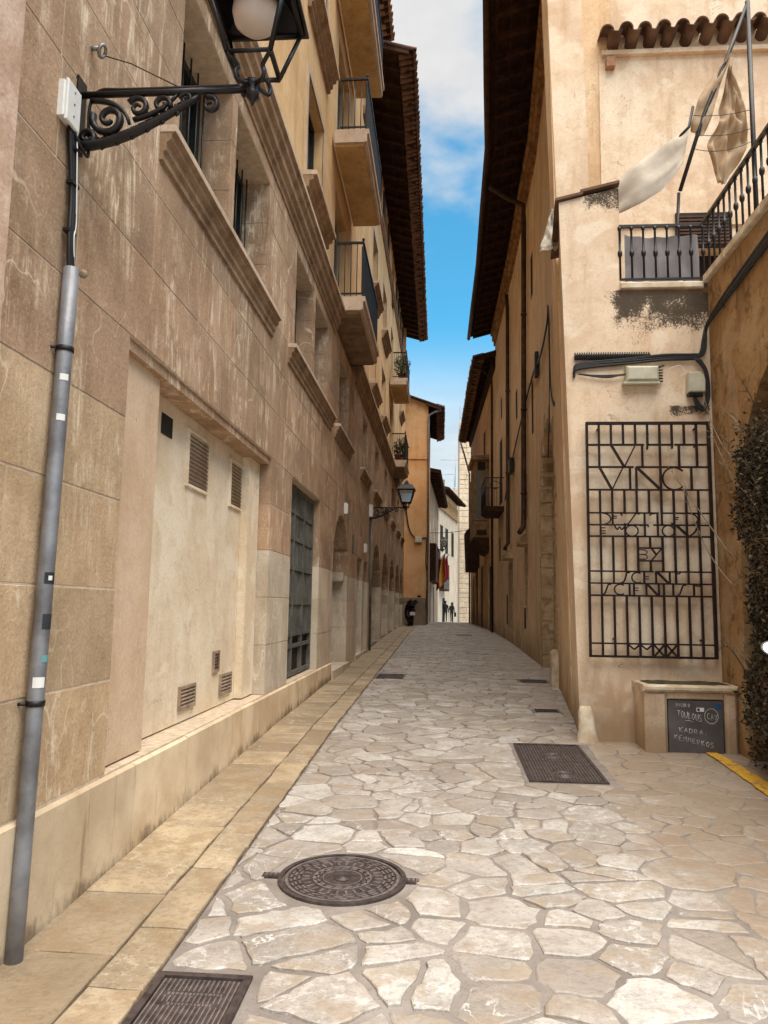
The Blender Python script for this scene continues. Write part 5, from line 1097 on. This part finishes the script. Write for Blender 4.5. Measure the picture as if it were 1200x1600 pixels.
# street furniture: wall lanterns
def spiral(c, r0, r1, a0, a1, n=22): return [(c[0]+(r0+(r1-r0)*i/n)*math.cos(rad(a0+(a1-a0)*i/n)), c[1]+(r0+(r1-r0)*i/n)*math.sin(rad(a0+(a1-a0)*i/n))) for i in range(n+1)]
def lantern(x0, y0, z0, L, label, sgn=1, s=1.0, detail=True):
    t = thing0('wall_lantern', label, 'lantern', 'iron wall lanterns on brackets')
    P = lambda a, b, c=0: (x0+sgn*a*s, y0+c*s, z0+b*s)
    mb = MB(); mb.hexa([P(0, -.30, -.045), P(0, -.30, .045), P(.012, -.30, .045), P(.012, -.30, -.045), P(0, .08, -.045), P(0, .08, .045), P(.012, .08, .045), P(.012, .08, -.045)]); mb.build('wall_plate', 'iron_black', t)
    mb = MB(); mb.tube([P(.0, 0), P(L, 0)], .017*s, 10); mb.build('arm', 'iron_black', t)
    def curl(pts, r): mb = MB(); mb.tube([P(a, b) for a, b in pts], [1.3*r*s*(.55+.45*min(1, (len(pts)-i)/len(pts)*1.6)) for i in range(len(pts))], 6, flat=.8); mb.build('scroll', 'iron_black', t)
    lower = [(q.x, q.y) for q in bez((.02, -.27, 0), (.22, -.27, 0), (.42, -.14, 0), (L*.70, -.03, 0), 16)]
    curl(lower, .022); curl([(.02, -.27)] + spiral((.05, -.225), .045, .012, -90, 330, 16), .016)
    curl(spiral((.155, -.13), .085, .015, -200, 330), .017); curl(spiral((.30, -.075), .055, .010, 150, -330), .013); curl(spiral((.42, -.065), .045, .010, -20, 420), .012); curl(spiral((.66, -.075), .045, .010, 120, -300), .013); curl(spiral((.54, -.04), .032, .008, 170, -280), .010)
    curl([(q.x, q.y) for q in bez((.06, -.03, 0), (.14, -.03, 0), (.24, -.06, 0), (.26, -.16, 0), 10)], .013)
    curl([(q.x, q.y) for q in bez((.28, -.14, 0), (.36, -.12, 0), (.42, -.10, 0), (.50, -.01, 0), 10)], .012)
    for i in range(12):                                         # leaf tips on the lower scroll
        a, b = lower[2+i]; mb = MB(); mb.tube([P(a, b), P(a-.012, b+.03, .01), P(a+.012, b+.048, .012)], [.012*s, .010*s, .003*s], 5); mb.build('leaf', 'iron_black', t)
    for i in range(6):
        a, b = lower[3+2*i]; mb = MB(); mb.tube([P(a, b), P(a+.004, b-.022), P(a-.006, b-.034)], [.011*s, .010*s, .005*s], 5); mb.build('leaf', 'iron_black', t)
    hub = (L+.01, 0); mb = MB(); mb.lathe(P(hub[0], -.085), [(.004*s, 0), (.010*s, .012*s), (.014*s, .03*s), (.030*s, .04*s), (.034*s, .075*s), (.022*s, .085*s), (.034*s, .10*s), (.036*s, .125*s), (.02*s, .135*s)], 12); mb.build('hub', 'iron_black', t)
    b0, b1, zb, zt = .105, .19, .125, .43
    C = [(-1, -1), (1, -1), (1, 1), (-1, 1)]
    for i in range(4):
        a, c = C[i]; a2, c2 = C[(i+1) % 4]
        mb = MB(); mb.tube(smooth_path([P(hub[0]+a*.02, .02, c*.02), P(hub[0]+a*.06, .012, c*.06), P(hub[0]+a*.07, .05, c*.07), P(hub[0]+a*.06, .085, c*.06), P(hub[0]+a*b0, zb-.005, c*b0)], 4), .011*s, 7); mb.build('bracket_leg', 'iron_black', t)
        mb = MB(); mb.tube([P(hub[0]+a*b0, zb, c*b0), P(hub[0]+a2*b0, zb, c2*b0)], .013*s, 4); mb.build('frame_bar', 'iron_black', t)
        mb = MB(); mb.tube([P(hub[0]+a*b0, zb, c*b0), P(hub[0]+a*b1, zt, c*b1)], .013*s, 4); mb.build('frame_bar', 'iron_black', t)
        mb = MB(); mb.tube([P(hub[0]+a*b1, zt, c*b1), P(hub[0]+a2*b1, zt, c2*b1)], .015*s, 4); mb.build('frame_bar', 'iron_black', t)
    def ring(w, z): return [P(hub[0]+a*w, z, c*w) for a, c in C]
    mb = MB(); mb.rings([ring(.05, .585), ring(.125, .548), ring(.212, .438), ring(.226, .436), ring(.226, .452), ring(.14, .565), ring(.06, .60), ring(.05, .65), ring(.015, .70)]); mb.build('lid', 'iron_black', t)
    if detail: mb = MB(); mb.lathe(P(hub[0], .30), [(.01*s, 0), (.06*s, .010*s), (.10*s, .045*s), (.115*s, .10*s), (.11*s, .15*s), (.06*s, .21*s)], 24); mb.build('globe', 'globe_milk', t)
    else:
        mb = MB(); mb.rings([ring(b0-.012, zb+.01), ring(b1-.015, zt-.01)]); mb.build('glass', 'lamp_glass', t)
    return t
lantern(XL, 3.40, 3.985, .86, 'large iron lantern on a scrolled bracket in the upper left, cut by the frame')
lantern(XL, 18.93, 3.93, .90, 'small far lantern on a bracket on the left wall above the arches', detail=False)
lantern(-.72, 48.0, 5.05, .72, 'tiny lantern hanging near the flags at the far end of the lane', s=1.15, detail=False)
E2 = None
# conduit with cable and junction box on the near left wall
cp = thing0('conduit_pipe', 'grey galvanised conduit pipe with stickers standing against the brown wall at far left', 'pipe')
c0, c1 = Vector((XL+.055, 3.235, .0)), Vector((XL+.045, 3.345, 3.06))
mb = MB(); mb.tube([c0.lerp(c1, i/8) for i in range(9)], .036, 16); mb.build('pipe', 'steel_conduit', cp)
def on_pipe(z): return c0.lerp(c1, z/3.06)
for z in (1.06, 2.66):
    p = on_pipe(z); mb = MB(); mb.lathe(p-Vector((0,0,.012)), [(.041, 0), (.041, .024)], 16); mb.tube([p+Vector((-.06, -.05, 0)), p+Vector((-.02, -.038, 0))], .008, 6); mb.build('clamp', 'iron_black', cp)
def pipe_sticker(z, h, w, mat, a0=-60):
    mb = MB(); n = 6; vs = []
    for j in (0, 1):
        for i in range(n+1): a = rad(a0 + w*(i/n-.5)); p = on_pipe(z+(j-.5)*h); vs.append((p.x+.0375*math.cos(a), p.y+.0375*math.sin(a), p.z))
    mb.quadmesh(vs, [(i, i+1, n+2+i, n+1+i) for i in range(n)], True); mb.build('sticker', mat, cp, False)
pipe_sticker(2.52, .03, 60, 'plastic_white', -50); pipe_sticker(2.33, .03, 60, 'plastic_white', -50); pipe_sticker(1.60, .05, 80, 'sticker_dark', -30); pipe_sticker(1.41, .065, 80, 'sticker_dark', -20); pipe_sticker(1.25, .03, 50, 'sticker_teal', -20); pipe_sticker(1.15, .045, 80, 'plastic_white', -50); pipe_sticker(1.60, .02, 30, 'plastic_white', -30)
cc = thing0('lamp_cables', 'black cables rising from the conduit pipe to the white box by the lantern', 'cables')
for i, d in enumerate((-.012, .008, .024)):
    cable([(XL+.045, 3.34+d, 3.02), (XL+.04, 3.325+d, 3.2), (XL+.03, 3.335+d, 3.45), (XL+.025, 3.29+d, 3.74)], .011, cc)
cable([(XL+.05, 3.37, 3.04), (XL+.05, 3.34, 3.2), (XL+.045, 3.36, 3.3), (XL+.045, 3.34, 3.5), (XL+.04, 3.32, 3.76)], .0035, cc, mat='plastic_white')
cable([(XL+.03, 3.30, 3.74), (XL+.05, 3.34, 3.68), (XL+.06, 3.40, 3.66), (XL+.05, 3.42, 3.75), (XL+.05, 3.41, 3.93), (XL+.10, 3.405, 4.01), (XL+.25, 3.40, 4.008), (XL+.8, 3.40, 4.006)], .008, cc)
for z in (3.23, 3.47, 3.64): mb = MB(); mb.box(LF, 3.30, 3.37, .012, .046, z, z+.015); mb.build('clip', 'iron_black', cc)
mb = MB(); mb.lathe((XL+.08, 3.375, 3.05), [(.01, 0), (.02, .006), (.02, .02), (.008, .03)], 10, (.3, 1, .2)); mb.build('gland', 'louvre_tan', cc)
wb = thing0('white_box', 'white plastic junction box beside the lantern bracket', 'junction box')
mb = MB(); mb.cham(LF, 3.195, 3.325, .0, .034, 3.745, 3.925, .006); mb.build('base', 'plastic_white', wb)
mb = MB(); mb.cham(LF, 3.20, 3.33, .0345, .048, 3.73, 3.935, .005); mb.build('lid', 'plastic_white', wb)
for z in (3.78, 3.84, 3.90): mb = MB(); mb.lathe(LF(3.265, .048, z), [(.006, 0), (.005, .003)], 8, (1, 0, 0)); mb.build('screw', 'zinc', wb)
eb = thing0('eye_bolt', 'steel eye bolt with a thin guy wire to the lantern arm', 'eye bolt')
mb = MB(); mb.tube([LF(3.50+.028*math.cos(a), .05+.012*math.sin(a), 4.30+.028*math.sin(a)) for a in [i*2*math.pi/14 for i in range(15)]], .009, 8); mb.build('ring', 'zinc', eb)
mb = MB(); mb.tube([LF(3.48, -.02, 4.30), LF(3.48, .045, 4.30)], .012, 8); mb.build('shank', 'zinc', eb)
mb = MB(); mb.tube([LF(3.53, .055, 4.295), (-1.58, 3.47, 4.20), (-1.28, 3.40, 4.0)], .0035, 5); mb.build('guy_wire', 'twig_dark', eb)
# pole conduit below the second lantern
p2 = thing0('lamp_conduit', 'dark thin conduit on the left wall below the far lantern beside the arches', 'pipe')
mb = MB(); mb.tube([(XL+.05, 18.95, .38), (XL+.05, 18.92, 3.75)], .032, 10); mb.build('pipe', 'metal_door', p2)
mb = MB(); mb.cham(LF, 18.72, 18.90, 0, .09, 3.68, 3.98, .01); mb.build('box', 'plastic_white', p2)
# ------------------------------------------------------------------ covers and grates in the paving
mx, my, mr = MANHOLE; mz = g(my)+.006
mh = thing0('manhole_cover', 'round cast iron manhole cover with raised pattern in the lane', 'manhole cover')
def tilt(x, y, z): return (x, y, g(y)+z)
def ringmesh(r0, r1, z0, z1, n=64, a0=0, a1=360):
    mb = MB(); ok = a1-a0 >= 360; R_ = []
    k = n if ok else n+1
    for r, z in ((r0, z0), (r0, z1), (r1, z1), (r1, z0)):
        R_.append([tilt(mx+r*math.cos(rad(a0+(a1-a0)*i/n)), my+r*math.sin(rad(a0+(a1-a0)*i/n)), z) for i in range(k)])
    mb.rings(R_ + ([R_[0]] if ok else [R_[0]]), False, False, ok); return mb
ringmesh(.318, .342, -.02, .013).build('frame', 'iron_cast', mh)
mb = MB(); mb.rings([[tilt(mx+r*math.cos(a), my+r*math.sin(a), z) for a in [i*2*math.pi/48 for i in range(48)]] for r, z in ((.313, -.02), (.313, .006), (.05, .006))]); cv = mb.build('cover', 'iron_cast', mh)
for r0, r1 in ((.290, .306), (.150, .158), (.100, .106)): ringmesh(r0, r1, .004, .0115).build('raised_ring', 'iron_worn', cv)
def rib(a, r0, r1, w, z=.0115):
    mb = MB(); c, s_ = math.cos(a), math.sin(a); P = lambda r, t, zz: tilt(mx+c*r-s_*t, my+s_*r+c*t, zz)
    mb.hexa([P(r0,-w,.004), P(r1,-w,.004), P(r1,w,.004), P(r0,w,.004), P(r0,-w,z), P(r1,-w,z), P(r1,w,z), P(r0,w,z)]); return mb
proto_r = random.Random(4)
for i in range(28): rib(i*2*math.pi/28, .175, .215, .006).build('raised_rib', 'iron_worn', cv)
for k_, (rr0, n_) in enumerate(((.225, 22), (.248, 26), (.268, 30), (.125, 16), (.14, 18))):
    for i in range(n_):
        a = 360*i/n_ + k_*5; ringmesh(rr0, rr0+.010, .004, .0115, 3, a, a+360/n_*.68).build('raised_bar', 'iron_worn', cv)
mb = MB(); mb.lathe((mx, my, g(my)+.004), [(.045, 0), (.045, .006), (.02, .0075), (.02, .010), (.002, .011)], 20); mb.build('boss', 'iron_cast', cv)
for x0, x1 in ((-.43, -.335), (.335, .395)):
    mb = MB(); mb.box(WF, mx+x0, mx+x1, my-.03, my+.03, mz-.02, mz+.006); mb.build('hinge', 'iron_cast', mh)
    for i in range(3): mb = MB(); xx = mx+x0+.015+i*.024; mb.box(WF, xx, xx+.012, my-.018, my+.018, mz+.006, mz+.010); mb.build('raised_rib', 'iron_worn', mh)
def rect_cover(x0, x1, y0, y1, label, rib_step=.019, emblem=True, leaves=1, sk=0.0, along='y'):
    t = thing0('drain_cover', label, 'drain cover'); P = lambda x, y, z: (x + sk*(y-y0), y, g(y)+z)
    def bx(a, b, c, d, z0, z1, nm, par, mt='iron_cast'): mb = MB(); mb.hexa([P(a,c,z0), P(b,c,z0), P(b,d,z0), P(a,d,z0), P(a,c,z1), P(b,c,z1), P(b,d,z1), P(a,d,z1)]); return mb.build(nm, mt, par)
    for q in ((x0-.03, x0, y0-.03, y1+.03), (x1, x1+.03, y0-.03, y1+.03), (x0, x1, y0-.03, y0), (x0, x1, y1, y1+.03)): bx(*q, -.02, .013, 'frame_bar', t)
    for l in range(leaves):
        ya = y0+.006+(y1-y0)*l/leaves; yb = y0-.006+(y1-y0)*(l+1)/leaves
        lf = bx(x0+.004, x1-.004, ya, yb, -.02, .004, 'cover', t)
        n = int((x1-x0)/rib_step); ex = (x0+x1)/2; ey = ya+(yb-ya)*.33; er = min(.10, (x1-x0)*.24)
        for i in range(n):
            xa = x0+.012+(x1-x0-.024)*i/(n-1)
            segs = [(ya+.012, yb-.012)]
            if emblem:
                cuts = []
                if abs(xa-ex) < er: cuts.append((ey-er*1.05, ey+er*1.05))
                if abs(xa-ex) < (x1-x0)*.34: cuts += [(yb-.13, yb-.10), (yb-.20, yb-.175)] if leaves == 1 else []
                for a, b in cuts:
                    out = []
                    for s0, s1 in segs:
                        if a > s0: out.append((s0, min(s1, a)))
                        if b < s1: out.append((max(s0, b), s1))
                    segs = out
            for s0, s1 in segs:
                if s1-s0 > .01: bx(xa-.0030, xa+.0030, s0, s1, .004, .0105, 'rib', lf, 'iron_worn')
        if emblem:
            mb = MB()
            for rr_ in (er*.95, er*.6): mb.tube([P(ex+rr_*math.cos(a), ey+rr_*math.sin(a), .006) for a in [i*2*math.pi/24 for i in range(25)]], .0035, 5)
            mb.tube([P(ex-er*.3, ey-er*.2, .006), P(ex, ey+er*.4, .006), P(ex+er*.3, ey-er*.2, .006), P(ex-er*.3, ey-er*.2, .006)], .004, 5); mb.build('emblem', 'iron_worn', lf)
            if leaves == 1:
                RR = random.Random(5); mb = MB()
                for yc, hw in ((yb-.115, .33), (yb-.187, .26)):
                    q = ex-(x1-x0)*hw
                    while q < ex+(x1-x0)*hw: w_ = RR.uniform(.006, .012); mb.box(WF, q, q+w_, yc-.008, yc+.008, g(yc)+.004, g(yc)+.010); q += w_+.006
                mb.build('raised_lettering', 'iron_worn', lf, kind='stuff')
    return t
rect_cover(-1.095, -.775, 2.50, 3.205, 'ribbed rectangular iron cover with round emblem at the bottom left beside the sidewalk')
rect_cover(.735, 1.30, 6.42, 7.76, 'double-leaf ribbed iron cover set in the paving near the cream wall corner', .026, True, 2)
rect_cover(-1.06, -.68, 13.1, 13.7, 'small ribbed grate in the paving beside the sidewalk farther up the lane', .04, False)
rect_cover(1.34, 1.70, 12.98, 13.3, 'small ribbed grate below the walled-up portal on the right', .05, False)
rect_cover(1.20, 1.42, 9.84, 9.98, 'smallest iron grate at the foot of the right wall', .04, False)
rect_cover(.55, 1.0, 26.5, 26.95, 'distant dark grate in the middle of the lane near the crest', .06, False)
# ------------------------------------------------------------------ plants
def leaf_cloud(mb, R_, n, fn, size):
    for _ in range(n):
        p = Vector(fn(R_)); d = Vector((R_.gauss(0,1), R_.gauss(0,1), R_.gauss(0,1))).normalized(); e = d.cross(Vector((R_.gauss(0,1), R_.gauss(0,1), R_.gauss(0,1)))).normalized(); s_ = size*R_.uniform(.6, 1.5)
        mb.v += [tuple(p), tuple(p+d*s_*.5+e*s_*.28), tuple(p+d*s_*1.1), tuple(p+d*s_*.5-e*s_*.28)]; o = len(mb.v)-4; mb.f.append([o, o+1, o+2, o+3]); mb.sm.append(False); mb.mi.append(0)
bush = thing0('climbing_shrub', 'dark tangled shrub with bare pale twigs climbing the brown wall at the right edge', 'shrub')
R_ = random.Random(77); clumps = []
for _ in range(120):
    z = R_.uniform(.15, 2.95); y = R_.uniform(5.6, 7.15 + .25*math.sin(z*2.3)); clumps.append((2.72 - R_.uniform(0, .28)*(1 if z < 2.2 else .6), y, z, R_.uniform(.12, .26)))
def inb(R_):
    while True:
        c = R_.choice(clumps); p = (min(2.95, c[0]+R_.gauss(0, c[3]*.55)), c[1]+R_.gauss(0, c[3]*.6), max(.12, c[2]+R_.gauss(0, c[3]*.75)))
        edge = 7.24 + .14*math.sin(p[2]*3.1) + .08*math.sin(p[2]*9)
        if p[1] < edge - (2.78-p[0])*2.2 and p[0] > (2.66 if p[2] < .55 else 2.42): return p
mb = MB(); leaf_cloud(mb, R_, 15000, inb, .034); mb.build('foliage', 'leaf', bush, False, kind='stuff')
mb = MB(); leaf_cloud(mb, R_, 2600, inb, .034); mb.build('dry_foliage', 'leaf_dry', bush, False, kind='stuff')
for i in range(55):
    z = R_.uniform(.3, 3.1); y = R_.uniform(6.2, 7.0); a = Vector((2.72-R_.uniform(0, .15), y, z)); b = a + Vector((R_.uniform(-.12, .02), R_.uniform(.0, .55), R_.uniform(-.3, .55))); m_ = a.lerp(b, .5)+Vector((R_.uniform(-.1, .1), 0, R_.uniform(.0, .22)))
    b.x = min(b.x, 2.74)
    m2_ = m_ + Vector((R_.uniform(-.06, .06), R_.uniform(-.12, .12), R_.uniform(-.12, .12))); pts = bez(a, a.lerp(m_, .5) + Vector((R_.uniform(-.05, .05), R_.uniform(-.1, .1), R_.uniform(-.1, .1))), m2_, b, 8); mb = MB(); mb.tube(pts, [.007-.0055*q/8 for q in range(9)], 5)
    for q in (3, 5, 6):
        s0 = pts[q]; mb.tube([s0, s0+Vector((R_.uniform(-.06, .03), R_.uniform(-.02, .14), R_.uniform(.0, .14)))], [.0035, .0012], 4)
    mb.build('twig', 'twig' if i % 3 else 'twig_dark', bush)
for (a, m1, m2, b) in (((2.70, 6.9, 2.35), (2.62, 7.15, 2.75), (2.6, 7.45, 3.1), (2.62, 7.65, 3.35)), ((2.68, 7.0, 2.8), (2.6, 7.3, 3.0), (2.62, 7.55, 3.25), (2.64, 7.85, 3.75)), ((2.62, 7.2, 2.0), (2.5, 7.45, 2.35), (2.42, 7.65, 2.6), (2.25, 7.8, 2.95)), ((2.62, 7.1, 1.7), (2.5, 7.5, 2.0), (2.45, 7.6, 2.3), (2.38, 7.75, 2.75))):
    pts = bez(a, m1, m2, b, 12); mb = MB(); mb.tube(pts, [.008-.0065*q/12 for q in range(13)], 5)
    for q in (4, 6, 7, 8, 9, 10, 11):
        s0 = pts[q]; e_ = s0+Vector((R_.uniform(-.10, .03), R_.uniform(-.05, .12), R_.uniform(-.04, .14))); e_.y = min(e_.y, 7.93); mb.tube([s0, s0.lerp(e_, .5)+Vector((0, 0, .02)), e_], [.004, .003, .001], 4)
    mb.build('twig', 'twig', bush)
def potted(x, y, z, h, r, label, n=900, pot=True, seed=1):
    t = thing0('potted_plant', label, 'plant', 'plants on the left balconies'); R_ = random.Random(seed)
    if pot:
        mb = MB(); mb.lathe((x, y, z), [(.09, 0), (.10, .02), (.14, .20), (.155, .20), (.155, .24), (.13, .24)], 14); mb.build('pot', 'terracotta', t)
        for i in range(5): mb = MB(); mb.tube([(x, y, z+.2), (x+R_.uniform(-.08, .08), y+R_.uniform(-.08, .08), z+h*.5), (x+R_.uniform(-r, r)*.7, y+R_.uniform(-r, r)*.7, z+h*.8)], [.012, .008, .004], 5); mb.build('stem', 'twig_dark', t)
    def fn(R_):
        while True:
            p = Vector((R_.uniform(-1, 1), R_.uniform(-1, 1), R_.uniform(-1, 1)))
            if .35 < p.length < 1+.15*math.sin(p.x*7+p.z*9): return (x+p.x*r, y+p.y*r, z+h*.62+p.z*h*.38)
    mb = MB(); leaf_cloud(mb, R_, n, fn, .06); mb.build('foliage', 'leaf_pot', t, False); return t
potted(XL+.30, 27.35, 9.71, .95, .30, 'round leafy plant in a pot on the upper far balcony', 700, seed=3)
potted(XL+.22, 27.2, 6.66, .80, .22, 'small bushy plant in a pot on the lower far balcony', 400, seed=4)
potted(XL+.36, 28.3, 6.66, 1.15, .16, 'taller slim plant in a pot at the back of the lower far balcony', 400, seed=5)
# flags on the grey house
def flag(y, x, z, mats, label, drop=1.5):
    t = thing0('hanging_flag', label, 'flag'); mb = MB(); mb.tube([(x-.35, y, z-.35), (x+.35, y, z+.35)], .025, 6); mb.build('staff', 'wood_dark', t)
    mb = MB(); vs = []; n, m_ = 9, 8
    for i in range(n+1):
        for j in range(m_+1):
            u = i/n; v = j/m_; vs.append((x-.25+u*.55 + .05*math.sin(v*5+u*4), y+.08*math.sin(u*11+v*2), z-.25+u*.5 - v*drop*(1-.15*u)))
    for i in range(n):
        mb.cur = mats[int(i/n*len(mats))]
        for j in range(m_): mb.quadmesh([vs[i*(m_+1)+j], vs[(i+1)*(m_+1)+j], vs[(i+1)*(m_+1)+j+1], vs[i*(m_+1)+j+1]], [(0,1,2,3)], True)
    mb.build('cloth', ['flag_red', 'flag_yellow', 'flag_violet'], t, False)
flag(49.0, -.05, 4.6, (0, 1, 1, 0), 'red and yellow striped flag drooping at the far end of the lane', 1.9); flag(52.5, .15, 4.7, (2, 2, 0), 'violet and red flag drooping behind the red and yellow one', 1.7)
wr = MB(); wr.tube(catenary((-.7, 44.5, 5.75), (1.6, 44.5, 5.95), .06), .018, 6); wr.build('overhead_wire', 'cable_black', None, label='thin black wire spanning the far end of the lane', cat='wire')
# ------------------------------------------------------------------ scooters
def scooter(loc, rz, label, s=1.0, mg='mirror_face'):
    t = thing0('parked_scooter', label, 'scooter', 'parked scooters'); M4 = Matrix.Translation(loc) @ Matrix.Rotation(rz, 4, 'Z') @ Matrix.Scale(s, 4)
    T = lambda x, y, z: tuple(M4 @ Vector((x, y, z)))
    def B(name, mat, fn, par=t): mb = MB(); fn(mb); mb.v = [T(*v) for v in mb.v]; return mb.build(name, mat, par)
    for yc in (-.62, .62):
        w = B('wheel', 'rubber', lambda m: m.lathe((-.055, yc, .23), [(.15, 0), (.215, .01), (.23, .035), (.23, .075), (.215, .10), (.15, .11)], 24, (1, 0, 0)))
        B('rim', 'zinc', lambda m: m.lathe((-.045, yc, .23), [(.03, 0), (.15, .005), (.15, .085), (.03, .09)], 16, (1, 0, 0)), w)
    def ell(m, secs, n=12): m.rings([[(cx+rx*math.cos(a*2*math.pi/n), y, z+rz_*math.sin(a*2*math.pi/n)) for a in range(n)] for y, z, rx, rz_, cx in secs], True, True)
    B('rear_body', 'scooter_black', lambda m: ell(m, [(-.85, .68, .06, .05, 0), (-.75, .62, .15, .14, 0), (-.45, .56, .19, .18, 0), (-.10, .52, .18, .17, 0), (.05, .45, .12, .10, 0)]))
    B('seat', 'rubber', lambda m: ell(m, [(-.82, .80, .08, .03, 0), (-.65, .80, .15, .06, 0), (-.25, .77, .15, .06, 0), (.05, .76, .10, .04, 0)]))
    B('floorboard', 'scooter_black', lambda m: ell(m, [(-.05, .30, .16, .07, 0), (.2, .27, .17, .06, 0), (.42, .30, .15, .08, 0)]))
    B('leg_shield', 'scooter_black', lambda m: m.rings([[(x, y, z) for x, y in ((-w, yy), (0, yy+.07), (w, yy), (0, yy+.02))] for z, w, yy in ((.28, .17, .42), (.55, .22, .40), (.82, .19, .34), (.95, .12, .30))], True, True))
    B('front_fender', 'scooter_black', lambda m: ell(m, [(.42, .42, .05, .04, 0), (.62, .50, .08, .05, 0), (.84, .36, .05, .05, 0)]))
    B('fork', 'zinc', lambda m: m.tube([(0, .62, .23), (0, .36, .92)], .03, 8))
    B('handlebar', 'scooter_black', lambda m: m.tube([(-.34, .20, 1.03), (-.15, .30, 1.0), (.15, .30, 1.0), (.34, .20, 1.03)], .022, 8))
    B('headlight_cowl', 'scooter_black', lambda m: ell(m, [(.20, .98, .06, .05, 0), (.30, 1.0, .11, .08, 0), (.40, .96, .07, .06, 0)]))
    B('headlight', 'glass_grey', lambda m: m.lathe((0, .40, .96), [(.06, 0), (.055, .015), (.01, .02)], 14, (0, 1, 0)))
    B('tail_light', 'flag_red', lambda m: m.lathe((0, -.86, .70), [(.05, .01), (.045, -.012), (.01, -.016)], 12, (0, 1, 0)))
    B('number_plate', 'plastic_white', lambda m: m.box(WF, -.11, .11, -.885, -.875, .46, .60))
    B('top_box', 'scooter_black', lambda m: ell(m, [(-1.0, .98, .12, .10, 0), (-.92, .98, .19, .15, 0), (-.68, .98, .19, .15, 0), (-.60, .98, .12, .10, 0)]))
    B('kickstand', 'zinc', lambda m: m.tube([(-.14, -.10, .02), (-.05, -.10, .25)], .015, 6))
    for sx in (-1, 1):
        st = B('mirror_stalk', 'scooter_black', lambda m: m.tube([(sx*.22, .26, 1.02), (sx*.27, .24, 1.14), (sx*.34, .22, 1.22)], .008, 6))
        B('mirror', 'scooter_black', lambda m: m.rings([[(sx*.385+rx*math.cos(a*math.pi/8), y-.45*rx*math.cos(a*math.pi/8)+.66*rz_*math.sin(a*math.pi/8), 1.25+rz_*math.sin(a*math.pi/8)) for a in range(16)] for y, rx, rz_ in ((.235, .045, .03), (.22, .075, .05), (.20, .078, .052))], True, True), st)
        B('mirror_glass', mg, lambda m: m.rings([[(sx*.385+.068*math.cos(a*math.pi/8), y -.45*.068*math.cos(a*math.pi/8) + .66*.044*math.sin(a*math.pi/8), 1.25+.044*math.sin(a*math.pi/8)) for a in range(16)] for y in (.1995, .1965)], True, False), st)
    return t
scooter((-1.42, 35.35, g(35.3)), rad(8), 'black scooter with white number plate parked against the orange house', 1.08, 'glass_dark')
scooter((2.435, 4.80, g(4.9)+.01), rad(4), 'scooter at the right edge of which only a mirror shows', .955)
# ------------------------------------------------------------------ people at the far end
def person(x, y, rz, label, h=1.68, step=.16, bag=False):
    me = bpy.data.meshes.new('person'); k_ = h/1.75
    J = [(0,0,.95,.15,.11), (0,0,1.15,.15,.10), (0,0,1.38,.17,.11), (0,0,1.50,.06,.06), (0,.02,1.60,.075,.09), (0,.02,1.72,.07,.085)]
    E = [(0,1), (1,2), (2,3), (3,4), (4,5)]
    for s_ in (-1, 1):
        o = len(J); J += [(s_*.18, 0, 1.40, .06, .06), (s_*.23, -.02*s_, 1.13, .045, .045), (s_*.24, .06-.04*s_, .88, .035, .035), (s_*.24, .09, .80, .03, .04)]; E += [(2, o), (o, o+1), (o+1, o+2), (o+2, o+3)]
        o = len(J); d = s_*step; J += [(s_*.09, 0, .88, .085, .09), (s_*.095, d*.6, .48, .06, .06), (s_*.095, d, .09, .042, .045), (s_*.10, d+.13, .035, .04, .03)]; E += [(0, o), (o, o+1), (o+1, o+2), (o+2, o+3)]
    me.from_pydata([(a*k_, b*k_, c*k_) for a, b, c, _, _ in J], E, []); o = link('person', me, None, label, 'person')
    md = o.modifiers.new('skin', 'SKIN')
    for i, q in enumerate(me.skin_vertices[0].data): q.radius = (J[i][3]*k_, J[i][4]*k_)
    me.skin_vertices[0].data[0].use_root = True
    o.modifiers.new('sub', 'SUBSURF').levels = 2; o.modifiers['sub'].render_levels = 2
    me.materials.append(MATS['cloth_black']); o.location = (x, y, g(y)); o.rotation_euler.z = rz
    mb = MB(); mb.lathe((0, .012*k_, 1.655*k_), [(.085*k_, -.02), (.10*k_, .02), (.098*k_, .07*k_), (.07*k_, .115*k_), (.01, .135*k_)], 14); mb.build('hair', 'hair', o)
    mb = MB(); mb.lathe((0, .07*k_, 1.63*k_), [(.02, -.05), (.06, -.02), (.06, .05), (.02, .08)], 12, (0, 0, 1)); mb.build('face', 'skin', o)
    return o
person(.86, 66.0, .2, 'person in dark clothes walking away past the sunlit white house', 1.62)
person(.30, 62.5, .1, 'person in dark clothes standing in the shade by the doorway', 1.66, .05)
bg_ = MB(); bg_.cham(WF, 1.06, 1.24, 66.0, 66.12, g(66)+.45, g(66)+.80, .03); bg_.tube([(1.09, 66.06, g(66)+.8), (1.12, 66.06, g(66)+.95), (1.2, 66.06, g(66)+.8)], .012, 6); bg_.build('hand_bag', 'cloth_black', None, label='dark bag held by the walking person', cat='bag')
